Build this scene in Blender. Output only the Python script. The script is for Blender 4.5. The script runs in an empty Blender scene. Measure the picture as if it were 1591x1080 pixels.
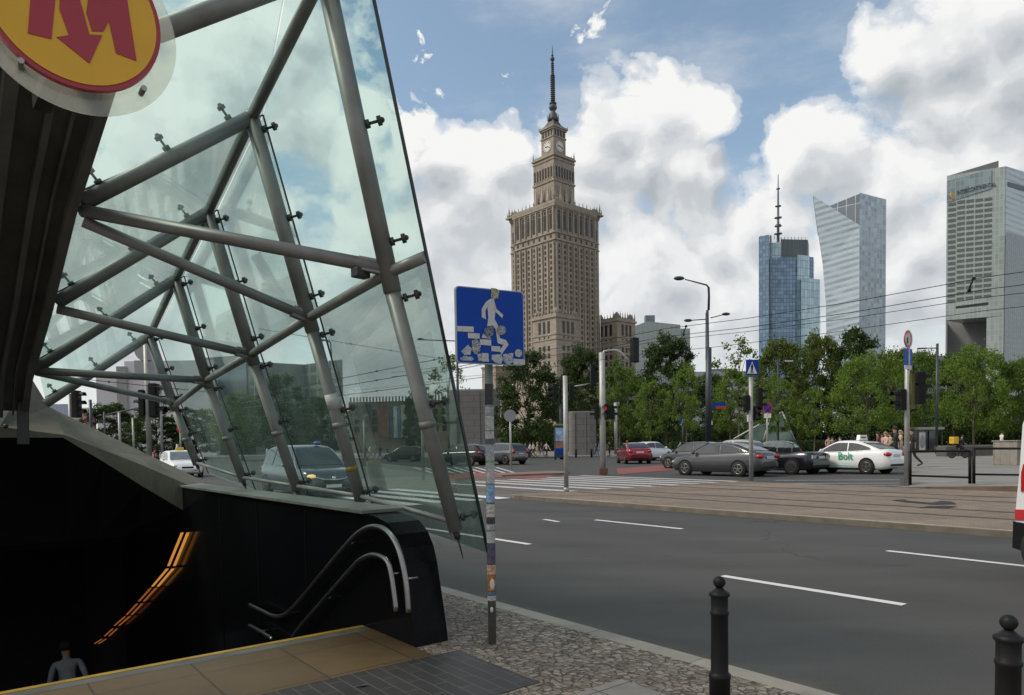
import bpy, bmesh, math, random
import numpy as np
from mathutils import Vector, Matrix
R = math.radians
sc = bpy.context.scene
COL = sc.collection
random.seed(7)
# ------------------------------------------------------------------ camera
F = 1100.0; CX = 795.5; HC = 690.5; CH = 1.6; ROLL = R(.84); PITCH = R(2.2)
CY = HC + F * math.tan(PITCH)                                          # row of the optical axis
_f = Vector((0, math.cos(PITCH), -math.sin(PITCH))); _u = Vector((0, math.sin(PITCH), math.cos(PITCH))); _r = Vector((1, 0, 0))
CAM_U = _u * math.cos(ROLL) + _r * math.sin(ROLL); CAM_R = _r * math.cos(ROLL) - _u * math.sin(ROLL)
def ray(px, py): return _f + CAM_R * ((px - CX) / F) + CAM_U * ((CY - py) / F)
cam_d = bpy.data.cameras.new('camera'); cam = bpy.data.objects.new('camera', cam_d); COL.objects.link(cam)
cam.location = (0, 0, CH); cam.rotation_euler = Matrix((CAM_R, CAM_U, -_f)).transposed().to_euler()
cam_d.sensor_width = 36.0; cam_d.lens = 36.0 * F / 1591.0
cam_d.shift_y = (CY - 540.0) / 1591.0
cam_d.clip_start = 0.05; cam_d.clip_end = 6000
sc.camera = cam
sc.view_settings.view_transform = 'Standard'; sc.view_settings.look = 'None'
sc.view_settings.exposure = 0.30; sc.view_settings.gamma = 1.0
sc.cycles.max_bounces = 10; sc.cycles.transparent_max_bounces = 24
sc.cycles.use_denoising = True
# ------------------------------------------------------------------ sun + sky
SUN_AZ, SUN_EL = R(-98), R(48)
sd = bpy.data.lights.new('sun', 'SUN'); so = bpy.data.objects.new('sun', sd); COL.objects.link(so)
sd.energy = 1.8; sd.angle = R(14); sd.color = (1.0, 0.93, 0.82)
to_sun = Vector((math.sin(SUN_AZ) * math.cos(SUN_EL), math.cos(SUN_AZ) * math.cos(SUN_EL), math.sin(SUN_EL)))
so.rotation_euler = to_sun.to_track_quat('Z', 'Y').to_euler()

def pdir(px, py):
    return ray(px, py).normalized()

BLOBS = [  # photo position of a cloud's middle, its radius in pixels
 (1020,180,75),(1078,215,62),(950,200,72),(905,262,80),(1050,280,82),(985,285,95),(880,330,80),(1100,275,45),
 (672,250,70),(735,320,105),(665,390,85),(770,250,55),(700,450,90),(780,420,90),(640,190,40),
 (1470,55,95),(1560,120,120),(1400,95,55),(1540,20,90),(1440,165,70),(1560,250,110),(1470,250,80),
 (1290,255,75),(1340,300,95),(1200,330,65),(1250,225,42),(1420,360,85),(1230,420,80),
 (1010,420,120),(960,510,120),(1120,470,120),(1100,360,70),(1410,450,90),(840,500,120),
 (685,76,21),(714,140,20),(781,110,19),(945,14,30),(662,36,18),(815,100,9),
 (330,110,150),(240,230,130),(430,40,120),(470,170,70),(250,390,110),(540,210,70),(110,330,140),(410,330,60),(560,380,90),(440,470,100),(180,480,130),
 (560,520,120),(300,560,110)]
def make_world():
    w = bpy.data.worlds.new('World'); sc.world = w; w.use_nodes = True
    g = bpy.data.node_groups.new('cloud_field', 'ShaderNodeTree')
    g.interface.new_socket('Vector', in_out='INPUT', socket_type='NodeSocketVector')
    g.interface.new_socket('Field', in_out='OUTPUT', socket_type='NodeSocketFloat'); g.interface.new_socket('Base', in_out='OUTPUT', socket_type='NodeSocketFloat')
    N, L = g.nodes, g.links
    gi = N.new('NodeGroupInput'); go = N.new('NodeGroupOutput')
    def math_(op, a, b=None, c=None):
        m = N.new('ShaderNodeMath'); m.operation = op
        for k, x in enumerate((a, b, c)):
            if x is None: continue
            if isinstance(x, (int, float)): m.inputs[k].default_value = x
            else: L.new(x, m.inputs[k])
        return m.outputs[0]
    def noise(scale, detail, rough, vec):
        n = N.new('ShaderNodeTexNoise'); n.inputs['Scale'].default_value = scale
        n.inputs['Detail'].default_value = detail; n.inputs['Roughness'].default_value = rough
        L.new(vec, n.inputs['Vector']); return n
    st = N.new('ShaderNodeVectorMath'); st.operation = 'MULTIPLY'; L.new(gi.outputs[0], st.inputs[0]); st.inputs[1].default_value = (1, 1, 1.25)
    n1 = noise(5.5, 3, .5, st.outputs[0])
    s1 = N.new('ShaderNodeVectorMath'); s1.operation = 'SUBTRACT'; L.new(n1.outputs['Color'], s1.inputs[0]); s1.inputs[1].default_value = (.5, .5, .5)
    m1 = N.new('ShaderNodeVectorMath'); m1.operation = 'MULTIPLY_ADD'; L.new(s1.outputs[0], m1.inputs[0]); m1.inputs[1].default_value = (.12, .12, .12); L.new(gi.outputs[0], m1.inputs[2])
    n3 = noise(30, 8, .62, m1.outputs[0])
    s2 = N.new('ShaderNodeVectorMath'); s2.operation = 'SUBTRACT'; L.new(n3.outputs['Color'], s2.inputs[0]); s2.inputs[1].default_value = (.5, .5, .5)
    m2v = N.new('ShaderNodeVectorMath'); m2v.operation = 'MULTIPLY_ADD'; L.new(s2.outputs[0], m2v.inputs[0]); m2v.inputs[1].default_value = (.03, .03, .03); L.new(m1.outputs[0], m2v.inputs[2])
    m3v = N.new('ShaderNodeVectorMath'); m3v.operation = 'MULTIPLY_ADD'; L.new(s2.outputs[0], m3v.inputs[0]); m3v.inputs[1].default_value = (.10, .10, .10); L.new(m1.outputs[0], m3v.inputs[2])
    cur = None
    for px, py, r in BLOBS:
        c = pdir(px, py); rr = r / F * c.y * (1.22 if r > 40 else 1.1)
        d = N.new('ShaderNodeVectorMath'); d.operation = 'DISTANCE'; L.new((m1 if r > 40 else m3v).outputs[0], d.inputs[0]); d.inputs[1].default_value = c
        q = math_('MULTIPLY_ADD', d.outputs['Value'], -1.0 / rr * .62, .66 + min(0, (r - 40) * .012))
        cur = q if cur is None else math_('SMOOTH_MAX', cur, q, .12)
    sx = N.new('ShaderNodeSeparateXYZ'); L.new(gi.outputs[0], sx.inputs[0])
    hz = math_('MULTIPLY_ADD', sx.outputs['Z'], -1.5, .28)          # more cloud low down
    back = math_('MULTIPLY_ADD', sx.outputs['Y'], -.55, .0)          # and behind
    bg = math_('MAXIMUM', math_('MINIMUM', hz, .22), back)
    bg = math_('MAXIMUM', bg, -.42)
    cur = math_('SMOOTH_MAX', cur, bg, .1)
    n2 = noise(9, 12, .62, st.outputs[0])
    a = math_('MULTIPLY_ADD', n2.outputs['Fac'], .80, -.43)
    def puff(scale, amp):                                              # cauliflower heads
        v = N.new('ShaderNodeTexVoronoi'); v.feature = 'F1'; v.inputs['Scale'].default_value = scale; L.new(m2v.outputs[0], v.inputs['Vector'])
        return math_('MULTIPLY_ADD', v.outputs['Distance'], -amp, amp * .48)
    a = math_('ADD', a, math_('ADD', puff(14, .30), puff(36, .22)))
    b = math_('MULTIPLY_ADD', n3.outputs['Fac'], .36, -.18)
    L.new(math_('ADD', math_('ADD', cur, a), b), go.inputs[0]); L.new(math_('ADD', cur, math_('MULTIPLY_ADD', n1.outputs['Fac'], .9, -.45)), go.inputs[1])
    N, L = w.node_tree.nodes, w.node_tree.links
    N.clear()
    out = N.new('ShaderNodeOutputWorld'); bgn = N.new('ShaderNodeBackground'); bgn.inputs['Strength'].default_value = 0.14
    L.new(bgn.outputs[0], out.inputs[0])
    tc = N.new('ShaderNodeTexCoord')
    sky = N.new('ShaderNodeTexSky'); sky.sky_type = 'NISHITA'; sky.sun_disc = False
    sky.sun_elevation = SUN_EL; sky.sun_rotation = SUN_AZ; sky.air_density = 1.0; sky.dust_density = 1.5; sky.ozone_density = 1.5
    def grp(off):
        v = N.new('ShaderNodeVectorMath'); v.operation = 'ADD'; L.new(tc.outputs['Generated'], v.inputs[0]); v.inputs[1].default_value = off
        gn = N.new('ShaderNodeGroup'); gn.node_tree = g; L.new(v.outputs[0], gn.inputs[0]); return gn.outputs
    f1 = grp((0, 0, 0))[0]; o2 = grp((-.016, 0, .036)); f2 = o2[0]
    def ramp(fac, pts):
        r = N.new('ShaderNodeValToRGB'); L.new(fac, r.inputs[0])
        e = r.color_ramp.elements
        e[0].position, e[0].color = pts[0][0], (*pts[0][1], 1); e[1].position, e[1].color = pts[-1][0], (*pts[-1][1], 1)
        for p, c in pts[1:-1]:
            x = e.new(p); x.color = (*c, 1)
        r.color_ramp.interpolation = 'EASE'
        return r.outputs[0]
    dens = ramp(f1, [(0.0, (0, 0, 0)), (.08, (.42, .42, .42)), (.24, (1, 1, 1))])
    def mm(op, a, b):
        q = N.new('ShaderNodeMath'); q.operation = op
        for k, x in enumerate((a, b)):
            if isinstance(x, (int, float)): q.inputs[k].default_value = x
            else: L.new(x, q.inputs[k])
        return q.outputs[0]
    lit = mm('ADD', mm('MULTIPLY', mm('SUBTRACT', f1, f2), .85), mm('SUBTRACT', .92, mm('MULTIPLY', mm('MAXIMUM', mm('SUBTRACT', o2[1], .12), 0), 1.2)))
    ccol = ramp(lit, [(.05, (.44, .48, .52)), (.35, (.57, .605, .64)), (.6, (.72, .74, .76)), (.8, (.87, .875, .88)), (1.0, (.96, .96, .95))])
    sc_ = N.new('ShaderNodeVectorMath'); sc_.operation = 'SCALE'; L.new(ccol, sc_.inputs[0]); sc_.inputs['Scale'].default_value = 5.6
    skc = N.new('ShaderNodeVectorMath'); skc.operation = 'MULTIPLY'; L.new(sky.outputs[0], skc.inputs[0]); skc.inputs[1].default_value = SKY_MUL
    # thin high veil over the blue
    vs_ = N.new('ShaderNodeVectorMath'); vs_.operation = 'MULTIPLY'; L.new(tc.outputs['Generated'], vs_.inputs[0]); vs_.inputs[1].default_value = (1.6, 1.6, 4.5)
    vn = N.new('ShaderNodeTexNoise'); vn.inputs['Scale'].default_value = 2.2; vn.inputs['Detail'].default_value = 9; vn.inputs['Roughness'].default_value = .62; L.new(vs_.outputs[0], vn.inputs['Vector'])
    sz = N.new('ShaderNodeSeparateXYZ'); L.new(tc.outputs['Generated'], sz.inputs[0])
    lowz = N.new('ShaderNodeMath'); lowz.operation = 'MULTIPLY_ADD'; L.new(sz.outputs['Z'], lowz.inputs[0]); lowz.inputs[1].default_value = -.75; lowz.inputs[2].default_value = .26
    lz = N.new('ShaderNodeMath'); lz.operation = 'MAXIMUM'; L.new(lowz.outputs[0], lz.inputs[0]); lz.inputs[1].default_value = -.02
    va = N.new('ShaderNodeMath'); va.operation = 'ADD'; L.new(vn.outputs['Fac'], va.inputs[0]); L.new(lz.outputs[0], va.inputs[1])
    veil = ramp(va.outputs[0], [(.40, (0, 0, 0)), (.85, (.85, .85, .85))])
    mv = N.new('ShaderNodeMix'); mv.data_type = 'RGBA'; L.new(veil, mv.inputs['Factor']); L.new(skc.outputs[0], mv.inputs['A']); mv.inputs['B'].default_value = (4.4, 4.5, 4.6, 1)
    mix = N.new('ShaderNodeMix'); mix.data_type = 'RGBA'
    L.new(dens, mix.inputs['Factor']); L.new(mv.outputs['Result'], mix.inputs['A']); L.new(sc_.outputs[0], mix.inputs['B'])
    hzm = N.new('ShaderNodeMix'); hzm.data_type = 'RGBA'; hf = mm('MULTIPLY', mm('MAXIMUM', mm('SUBTRACT', .34, sz.outputs['Z']), 0), 1.5)
    L.new(mm('MINIMUM', hf, .5), hzm.inputs['Factor']); L.new(mix.outputs['Result'], hzm.inputs['A']); hzm.inputs['B'].default_value = (4.5, 4.62, 4.75, 1)
    L.new(hzm.outputs['Result'], bgn.inputs['Color'])
    return w
SKY_MUL = (1.18, 1.12, .96)
make_world()
# ------------------------------------------------------------------ coordinates
UE = Vector((-.618, .786, 0)).normalized(); UN = Vector((.786, .618, 0)).normalized()         # along the road (away, left) and across it
def P(a, b, z=0.0): return UE * a + UN * b + Vector((0, 0, z))
def ab(p): return p.dot(UE) / UE.length_squared, p.dot(UN) / UN.length_squared
EYE = Vector((0, 0, CH))
def at(px, py, d): v = ray(px, py); return EYE + v * (d / v.y)
def G(px, py, z=0.0): v = ray(px, py); return EYE + v * ((z - CH) / v.z)
def GF(px, py, z=0.0, far=95.0):                                       # the same, no farther than far
    p = G(px, py, z)
    if p.y > far or p.y < 0: q = at(px, 700, far); p = Vector((q.x, far, z))
    return p
def on_a(px, py, a):
    v = ray(px, py); return EYE + v * (a / v.dot(UE))
def on_b(px, py, b):
    v = ray(px, py); return EYE + v * (b / v.dot(UN))
AZ_E = math.atan2(UE.y, UE.x)
# ------------------------------------------------------------------ objects
def tag(o, label=None, cat=None, group=None, kind=None):
    if label: o['label'] = label
    if cat: o['category'] = cat
    if group: o['group'] = group
    if kind: o['kind'] = kind
    return o
def thing(name, label, cat, loc=(0, 0, 0), rz=0.0, group=None):
    o = bpy.data.objects.new(name, None); COL.objects.link(o); o.empty_display_size = .2
    o.location = loc; o.rotation_euler = (0, 0, rz)
    return tag(o, label, cat, group)
def copy_tree(o, parent=None):
    c = o.copy(); COL.objects.link(c); c.parent = parent
    for ch in list(o.children): copy_tree(ch, c)
    return c

class MB:
    def __init__(s): s.v = []; s.f = []; s.m = []; s.sm = []
    def add(s, vs, fs, m=0, smooth=False):
        n = len(s.v); s.v += [tuple(v) for v in vs]
        for f in fs:
            s.f.append(tuple(i + n for i in f)); s.m.append(m); s.sm.append(smooth)
        return s
    def box(s, c, size, m=0, rz=0.0, mat=None):
        hx, hy, hz = size[0] / 2, size[1] / 2, size[2] / 2
        vs = [Vector((x, y, z)) for x in (-hx, hx) for y in (-hy, hy) for z in (-hz, hz)]
        M = mat if mat is not None else Matrix.Rotation(rz, 4, 'Z')
        vs = [M @ v + Vector(c) for v in vs]
        return s.add(vs, [(0, 1, 3, 2), (4, 6, 7, 5), (0, 4, 5, 1), (2, 3, 7, 6), (0, 2, 6, 4), (1, 5, 7, 3)], m)
    def beam(s, p, q, w, h, m=0, up=(0, 0, 1)):
        p, q = Vector(p), Vector(q); d = (q - p); L = d.length; x = d.normalized()
        y = Vector(up).cross(x).normalized(); z = x.cross(y)
        M = Matrix((x, y, z)).transposed().to_4x4()
        return s.box((p + q) / 2, (L, w, h), m, mat=M)
    def tube(s, p, q, r0, r1=None, n=12, m=0, caps=True):
        return s.path([p, q], [r0, r0 if r1 is None else r1], n, m, caps)
    def path(s, pts, r, n=8, m=0, caps=True):
        pts = [Vector(p) for p in pts]; k = len(pts)
        rs = r if isinstance(r, (list, tuple)) else [r] * k
        vs = []; prev = None
        for i, p in enumerate(pts):
            d = (pts[min(i + 1, k - 1)] - pts[max(i - 1, 0)]).normalized()
            if prev is None:
                a = Vector((0, 0, 1)) if abs(d.z) < .9 else Vector((1, 0, 0))
                x = d.cross(a).normalized()
            else:
                x = (prev - d * prev.dot(d)).normalized()
            prev = x; y = d.cross(x)
            for j in range(n):
                t = 2 * math.pi * j / n
                vs.append(p + (x * math.cos(t) + y * math.sin(t)) * rs[i])
        fs = [(i * n + j, i * n + (j + 1) % n, (i + 1) * n + (j + 1) % n, (i + 1) * n + j) for i in range(k - 1) for j in range(n)]
        s.add(vs, fs, m, True)
        if caps:
            b = len(s.v) - len(vs)
            s.f.append(tuple(b + j for j in reversed(range(n)))); s.m.append(m); s.sm.append(False)
            s.f.append(tuple(b + (k - 1) * n + j for j in range(n))); s.m.append(m); s.sm.append(False)
        return s
    def prism(s, poly, vec, m=0, m_side=None):
        vec = Vector(vec); poly = [Vector(p) for p in poly]; n = len(poly)
        s.add(poly + [p + vec for p in poly], [tuple(range(n))[::-1], tuple(range(n, 2 * n))], m)
        return s.add(poly + [p + vec for p in poly], [(i, (i + 1) % n, n + (i + 1) % n, n + i) for i in range(n)], m if m_side is None else m_side)
    def lathe(s, prof, c=(0, 0, 0), n=16, m=0, smooth=True, axis='z'):
        vs = []
        for r, z in prof:
            for j in range(n):
                t = 2 * math.pi * j / n
                v = Vector((r * math.cos(t), r * math.sin(t), z))
                if axis == 'y': v = Vector((v.x, v.z, v.y))
                if axis == 'x': v = Vector((v.z, v.x, v.y))
                vs.append(v + Vector(c))
        k = len(prof)
        fs = [(i * n + j, i * n + (j + 1) % n, (i + 1) * n + (j + 1) % n, (i + 1) * n + j) for i in range(k - 1) for j in range(n)]
        s.add(vs, fs, m, smooth)
        b = len(s.v) - len(vs)
        for base, rev in ((b, True), (b + (k - 1) * n, False)):
            ids = [base + j for j in range(n)]
            s.f.append(tuple(reversed(ids) if rev else ids)); s.m.append(m); s.sm.append(False)
        return s
    def ball(s, c, r, n=12, m=0, squash=(1, 1, 1), k=8):
        vs = []; fs = []
        for i in range(1, k):
            ph = math.pi * i / k
            for j in range(n):
                t = 2 * math.pi * j / n
                vs.append((c[0] + r * squash[0] * math.sin(ph) * math.cos(t), c[1] + r * squash[1] * math.sin(ph) * math.sin(t), c[2] + r * squash[2] * math.cos(ph)))
        top = len(vs); vs.append((c[0], c[1], c[2] + r * squash[2])); bot = len(vs); vs.append((c[0], c[1], c[2] - r * squash[2]))
        for i in range(k - 2):
            for j in range(n): fs.append((i * n + j, (i + 1) * n + j, (i + 1) * n + (j + 1) % n, i * n + (j + 1) % n))
        for j in range(n):
            fs.append((top, j, (j + 1) % n)); fs.append((bot, (k - 2) * n + (j + 1) % n, (k - 2) * n + j))
        return s.add(vs, fs, m, True)
    def build(s, name, mats, parent=None, bevel=0.0, uv=True, recalc=True):
        me = bpy.data.meshes.new(name); me.from_pydata(s.v, [], s.f)
        for mt in (mats if isinstance(mats, (list, tuple)) else [mats]): me.materials.append(mt)
        me.polygons.foreach_set('material_index', s.m); me.polygons.foreach_set('use_smooth', s.sm)
        if recalc:
            bm = bmesh.new(); bm.from_mesh(me); bmesh.ops.recalc_face_normals(bm, faces=bm.faces)
            if bevel > 0:
                es = [e for e in bm.edges if e.is_manifold and e.calc_face_angle(0) > .5]
                bmesh.ops.bevel(bm, geom=es, offset=bevel, segments=2, affect='EDGES', profile=.6)
            bm.to_mesh(me); bm.free()
        if uv:
            ul = me.uv_layers.new(name='uv'); buf = [0.0] * (2 * len(me.loops)); V = me.vertices
            for p in me.polygons:
                n = p.normal
                if abs(n.z) > .8: tx, ty = Vector((1, 0, 0)), Vector((0, 1, 0))
                else:
                    tx = Vector((-n.y, n.x, 0)).normalized(); ty = Vector((0, 0, 1))
                for li in p.loop_indices:
                    co = V[me.loops[li].vertex_index].co
                    buf[2 * li] = co.dot(tx); buf[2 * li + 1] = co.dot(ty)
            ul.data.foreach_set('uv', buf)
        o = bpy.data.objects.new(name, me); COL.objects.link(o)
        if parent is not None: o.parent = parent
        return o
def struct(name, mb, mats, **k):
    return tag(mb.build(name, mats, **k), kind='structure')
# ------------------------------------------------------------------ materials
def new_mat(name):
    m = bpy.data.materials.new(name); m.use_nodes = True
    nt = m.node_tree; b = nt.nodes['Principled BSDF']
    return m, nt, b
def lk(nt, a, b): nt.links.new(a, b)
def coord(nt, kind='Object', scale=None, rz=0.0):
    t = nt.nodes.new('ShaderNodeTexCoord'); o = t.outputs[kind]
    if scale is not None or rz:
        mp = nt.nodes.new('ShaderNodeMapping'); lk(nt, o, mp.inputs[0])
        if scale is not None: mp.inputs['Scale'].default_value = scale if hasattr(scale, '__len__') else (scale,) * 3
        mp.inputs['Rotation'].default_value = (0, 0, rz); o = mp.outputs[0]
    return o
def tnoise(nt, vec, scale, detail=4, rough=.55):
    n = nt.nodes.new('ShaderNodeTexNoise'); n.inputs['Scale'].default_value = scale; n.inputs['Detail'].default_value = detail; n.inputs['Roughness'].default_value = rough
    if vec is not None: lk(nt, vec, n.inputs['Vector'])
    return n.outputs['Fac']
def cramp(nt, fac, pts, interp='LINEAR'):
    r = nt.nodes.new('ShaderNodeValToRGB'); lk(nt, fac, r.inputs[0]); e = r.color_ramp.elements
    r.color_ramp.interpolation = interp
    e[0].position, e[0].color = pts[0][0], (*pts[0][1], 1); e[1].position, e[1].color = pts[-1][0], (*pts[-1][1], 1)
    for p, c in pts[1:-1]:
        x = e.new(p); x.color = (*c, 1)
    return r.outputs[0]
def mixc(nt, fac, a, b, mode='MIX'):
    m = nt.nodes.new('ShaderNodeMix'); m.data_type = 'RGBA'; m.blend_type = mode
    for s, x in (('Factor', fac), ('A', a), ('B', b)):
        if isinstance(x, tuple): m.inputs[s].default_value = (*x, 1)
        elif isinstance(x, (int, float)): m.inputs[s].default_value = x
        else: lk(nt, x, m.inputs[s])
    return m.outputs['Result']
def bump(nt, b, h, strength=.3, dist=.01):
    n = nt.nodes.new('ShaderNodeBump'); n.inputs['Strength'].default_value = strength; n.inputs['Distance'].default_value = dist
    lk(nt, h, n.inputs['Height']); lk(nt, n.outputs[0], b.inputs['Normal'])
def mul(c, k): return tuple(min(1, x * k) for x in c)
def plain(name, col, rough=.6, metal=0.0, var=.18, scale=4.0, spec=.5, bmp=0.0, coat=0.0):
    m, nt, b = new_mat(name)
    n = tnoise(nt, coord(nt), scale, 6, .6)
    lk(nt, cramp(nt, n, [(.3, mul(col, 1 - var)), (.7, mul(col, 1 + var))]), b.inputs['Base Color'])
    b.inputs['Roughness'].default_value = rough; b.inputs['Metallic'].default_value = metal; b.inputs['Specular IOR Level'].default_value = spec
    if coat: b.inputs['Coat Weight'].default_value = coat
    if bmp: bump(nt, b, tnoise(nt, coord(nt), scale * 12, 5), bmp, .01)
    return m
def emit(name, col, strength):
    m, nt, b = new_mat(name); b.inputs['Base Color'].default_value = (*mul(col, .5), 1)
    b.inputs['Emission Color'].default_value = (*col, 1); b.inputs['Emission Strength'].default_value = strength; return m
M = {}
M['paint_grey'] = plain('tube_paint', (.195, .197, .188), .46, .2, .24, 3.0)
M['dark_steel'] = plain('dark_steel', (.055, .056, .052), .5, .4, .2, 3)
M['steel'] = plain('stainless', (.27, .265, .25), .34, 1.0, .1, 5)
M['black'] = plain('black_plastic', (.010, .010, .011), .5, 0, .25, 5, spec=.18)
M['rubber'] = plain('rubber', (.014, .014, .014), .8, 0, .2, 8)
M['white'] = plain('white_paint', (.74, .74, .72), .4, 0, .06, 3)
M['offwhite'] = plain('dirty_white', (.5, .5, .49), .5, 0, .15, 6)
M['pole'] = plain('galvanised_pole', (.36, .36, .34), .5, .35, .18, 3)
M['pole_dark'] = plain('dark_blue_pole', (.035, .045, .06), .45, .2, .15, 3)
M['pole_green'] = plain('green_grey_pole', (.13, .135, .115), .5, .2, .2, 6)
M['blue'] = plain('sign_blue', (.003, .050, .33), .4, 0, .08, 3, spec=.15)
M['red'] = plain('sign_red', (.45, .02, .03), .4, 0, .08, 3)
M['tail'] = plain('tail_light', (.35, .012, .015), .18, 0, .1, 5)
M['chrome'] = plain('chrome', (.6, .6, .6), .15, 1, .05, 3)
M['lens'] = plain('lamp_glass', (.55, .56, .56), .08, .3, .1, 5)
M['car_glass'] = plain('car_glass', (.018, .023, .023), .04, 0, .2, 2, spec=.9)
M['car_glass_light'] = plain('car_glass_pale', (.12, .15, .15), .05, 0, .3, 3, spec=1.0)
M['yellow'] = plain('yellow', (.62, .38, .02), .45, 0, .08, 3)
M['green'] = plain('green_print', (.02, .30, .17), .5, 0, .05, 3)
M['granite'] = plain('black_granite', (.006, .0062, .007), .16, 0, .5, 60, spec=.05)
M['bark'] = plain('bark', (.10, .08, .06), .9, 0, .3, 6, bmp=.4)
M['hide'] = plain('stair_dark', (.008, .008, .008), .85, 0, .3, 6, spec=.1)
def canopy_glass():
    m, nt, b = new_mat('canopy_glass'); N = nt.nodes
    tr = N.new('ShaderNodeBsdfTransparent'); gl = N.new('ShaderNodeBsdfGlossy'); gl.inputs['Roughness'].default_value = .02; gl.inputs['Color'].default_value = (.85, .92, .89, 1)
    di = N.new('ShaderNodeBsdfDiffuse'); di.inputs['Color'].default_value = (.55, .66, .6, 1)
    tl = N.new('ShaderNodeBsdfTranslucent'); tl.inputs['Color'].default_value = (.6, .72, .66, 1)
    n = tnoise(nt, coord(nt, 'Object', (1, 1, .25)), 1.7, 7, .62)
    lk(nt, cramp(nt, n, [(.3, (.84, .935, .90)), (.7, (.89, .962, .935))]), tr.inputs['Color'])
    fr = N.new('ShaderNodeFresnel'); fr.inputs['IOR'].default_value = 1.45
    ml = N.new('ShaderNodeMath'); ml.operation = 'MULTIPLY'; lk(nt, fr.outputs[0], ml.inputs[0]); ml.inputs[1].default_value = .32
    dirt = N.new('ShaderNodeMath'); dirt.operation = 'MULTIPLY_ADD'; lk(nt, n, dirt.inputs[0]); dirt.inputs[1].default_value = .16; dirt.inputs[2].default_value = -.02
    a1 = N.new('ShaderNodeMixShader'); a1.inputs[0].default_value = .6; lk(nt, di.outputs[0], a1.inputs[1]); lk(nt, tl.outputs[0], a1.inputs[2])
    a2 = N.new('ShaderNodeMixShader'); lk(nt, dirt.outputs[0], a2.inputs[0]); lk(nt, tr.outputs[0], a2.inputs[1]); lk(nt, a1.outputs[0], a2.inputs[2])
    a3 = N.new('ShaderNodeMixShader'); lk(nt, ml.outputs[0], a3.inputs[0]); lk(nt, a2.outputs[0], a3.inputs[1]); lk(nt, gl.outputs[0], a3.inputs[2])
    lk(nt, a3.outputs[0], nt.nodes['Material Output'].inputs[0]); return m
M['glass'] = canopy_glass()
def clear_glass():
    m, nt, b = new_mat('acrylic'); N = nt.nodes
    tr = N.new('ShaderNodeBsdfTransparent'); tr.inputs['Color'].default_value = (.93, .94, .90, 1)
    di = N.new('ShaderNodeBsdfTranslucent'); di.inputs['Color'].default_value = (.8, .78, .7, 1)
    mx = N.new('ShaderNodeMixShader'); mx.inputs[0].default_value = .22; lk(nt, tr.outputs[0], mx.inputs[1]); lk(nt, di.outputs[0], mx.inputs[2])
    gl = N.new('ShaderNodeBsdfGlossy'); gl.inputs['Roughness'].default_value = .05
    m2 = N.new('ShaderNodeMixShader'); m2.inputs[0].default_value = .05; lk(nt, mx.outputs[0], m2.inputs[1]); lk(nt, gl.outputs[0], m2.inputs[2])
    lk(nt, m2.outputs[0], nt.nodes['Material Output'].inputs[0]); return m
M['acrylic'] = clear_glass()
M['glass_edge'] = plain('glass_edge', (.01, .022, .02), .3, 0, .2, 3)
def asphalt():
    m, nt, b = new_mat('asphalt'); c = coord(nt)
    n1 = tnoise(nt, c, 90, 3, .7); n2 = tnoise(nt, coord(nt, 'Object', (.35, 1.6, 1), -AZ_E), .55, 6, .6); n3 = tnoise(nt, c, 320, 2)
    base = cramp(nt, n2, [(.25, (.043, .0425, .040)), (.42, (.058, .0570, .0535)), (.58, (.066, .0645, .060)), (.75, (.092, .089, .082))])
    sp = cramp(nt, n1, [(.3, (.45, .45, .45)), (.52, (1, 1, 1)), (.75, (1.0, 1.0, 1.0))])
    col = mixc(nt, 1.0, base, sp, 'MULTIPLY')
    col = mixc(nt, cramp(nt, n3, [(.62, (0, 0, 0)), (.72, (.5, .5, .5))]), col, (.16, .155, .145))
    # cracks sealed with tar
    vo = nt.nodes.new('ShaderNodeTexVoronoi'); vo.feature = 'DISTANCE_TO_EDGE'; vo.inputs['Scale'].default_value = .16
    wv = nt.nodes.new('ShaderNodeVectorMath'); wv.operation = 'MULTIPLY_ADD'; nn = nt.nodes.new('ShaderNodeTexNoise'); nn.inputs['Scale'].default_value = .8; nn.inputs['Detail'].default_value = 5; lk(nt, c, nn.inputs['Vector'])
    lk(nt, nn.outputs['Color'], wv.inputs[0]); wv.inputs[1].default_value = (1.6, 1.6, 0); lk(nt, c, wv.inputs[2]); lk(nt, wv.outputs[0], vo.inputs['Vector'])
    crack = cramp(nt, vo.outputs['Distance'], [(.0, (.75, .75, .75)), (.0035, (0, 0, 0))])
    col = mixc(nt, crack, col, (.022, .022, .022))
    # sand washed against the kerb, and paler wheel tracks
    dp = nt.nodes.new('ShaderNodeVectorMath'); dp.operation = 'DOT_PRODUCT'; lk(nt, c, dp.inputs[0]); dp.inputs[1].default_value = UN
    def mth(op, a, b_):
        q = nt.nodes.new('ShaderNodeMath'); q.operation = op
        for k_, x in enumerate((a, b_)):
            if isinstance(x, (int, float)): q.inputs[k_].default_value = x
            else: lk(nt, x, q.inputs[k_])
        return q.outputs[0]
    ed = mth('ADD', mth('SUBTRACT', dp.outputs['Value'], 4.03), mth('MULTIPLY', mth('SUBTRACT', tnoise(nt, c, 1.6, 6, .65), .5), -.7))
    col = mixc(nt, cramp(nt, ed, [(.0, (.75, .75, .75)), (.42, (0, 0, 0))]), col, (.135, .115, .085))
    trk = cramp(nt, mth('ABSOLUTE', mth('SUBTRACT', mth('FRACT', mth('DIVIDE', mth('SUBTRACT', dp.outputs['Value'], 4.2), 1.65), 0), .5), 0), [(.1, (1, 1, 1)), (.5, (0, 0, 0))])
    col = mixc(nt, mth('MULTIPLY', trk, .22), col, (.085, .084, .08))
    lk(nt, col, b.inputs['Base Color']); b.inputs['Roughness'].default_value = .82; b.inputs['Specular IOR Level'].default_value = .3
    bump(nt, b, n1, .35, .006); return m
M['asphalt'] = asphalt()
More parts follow.
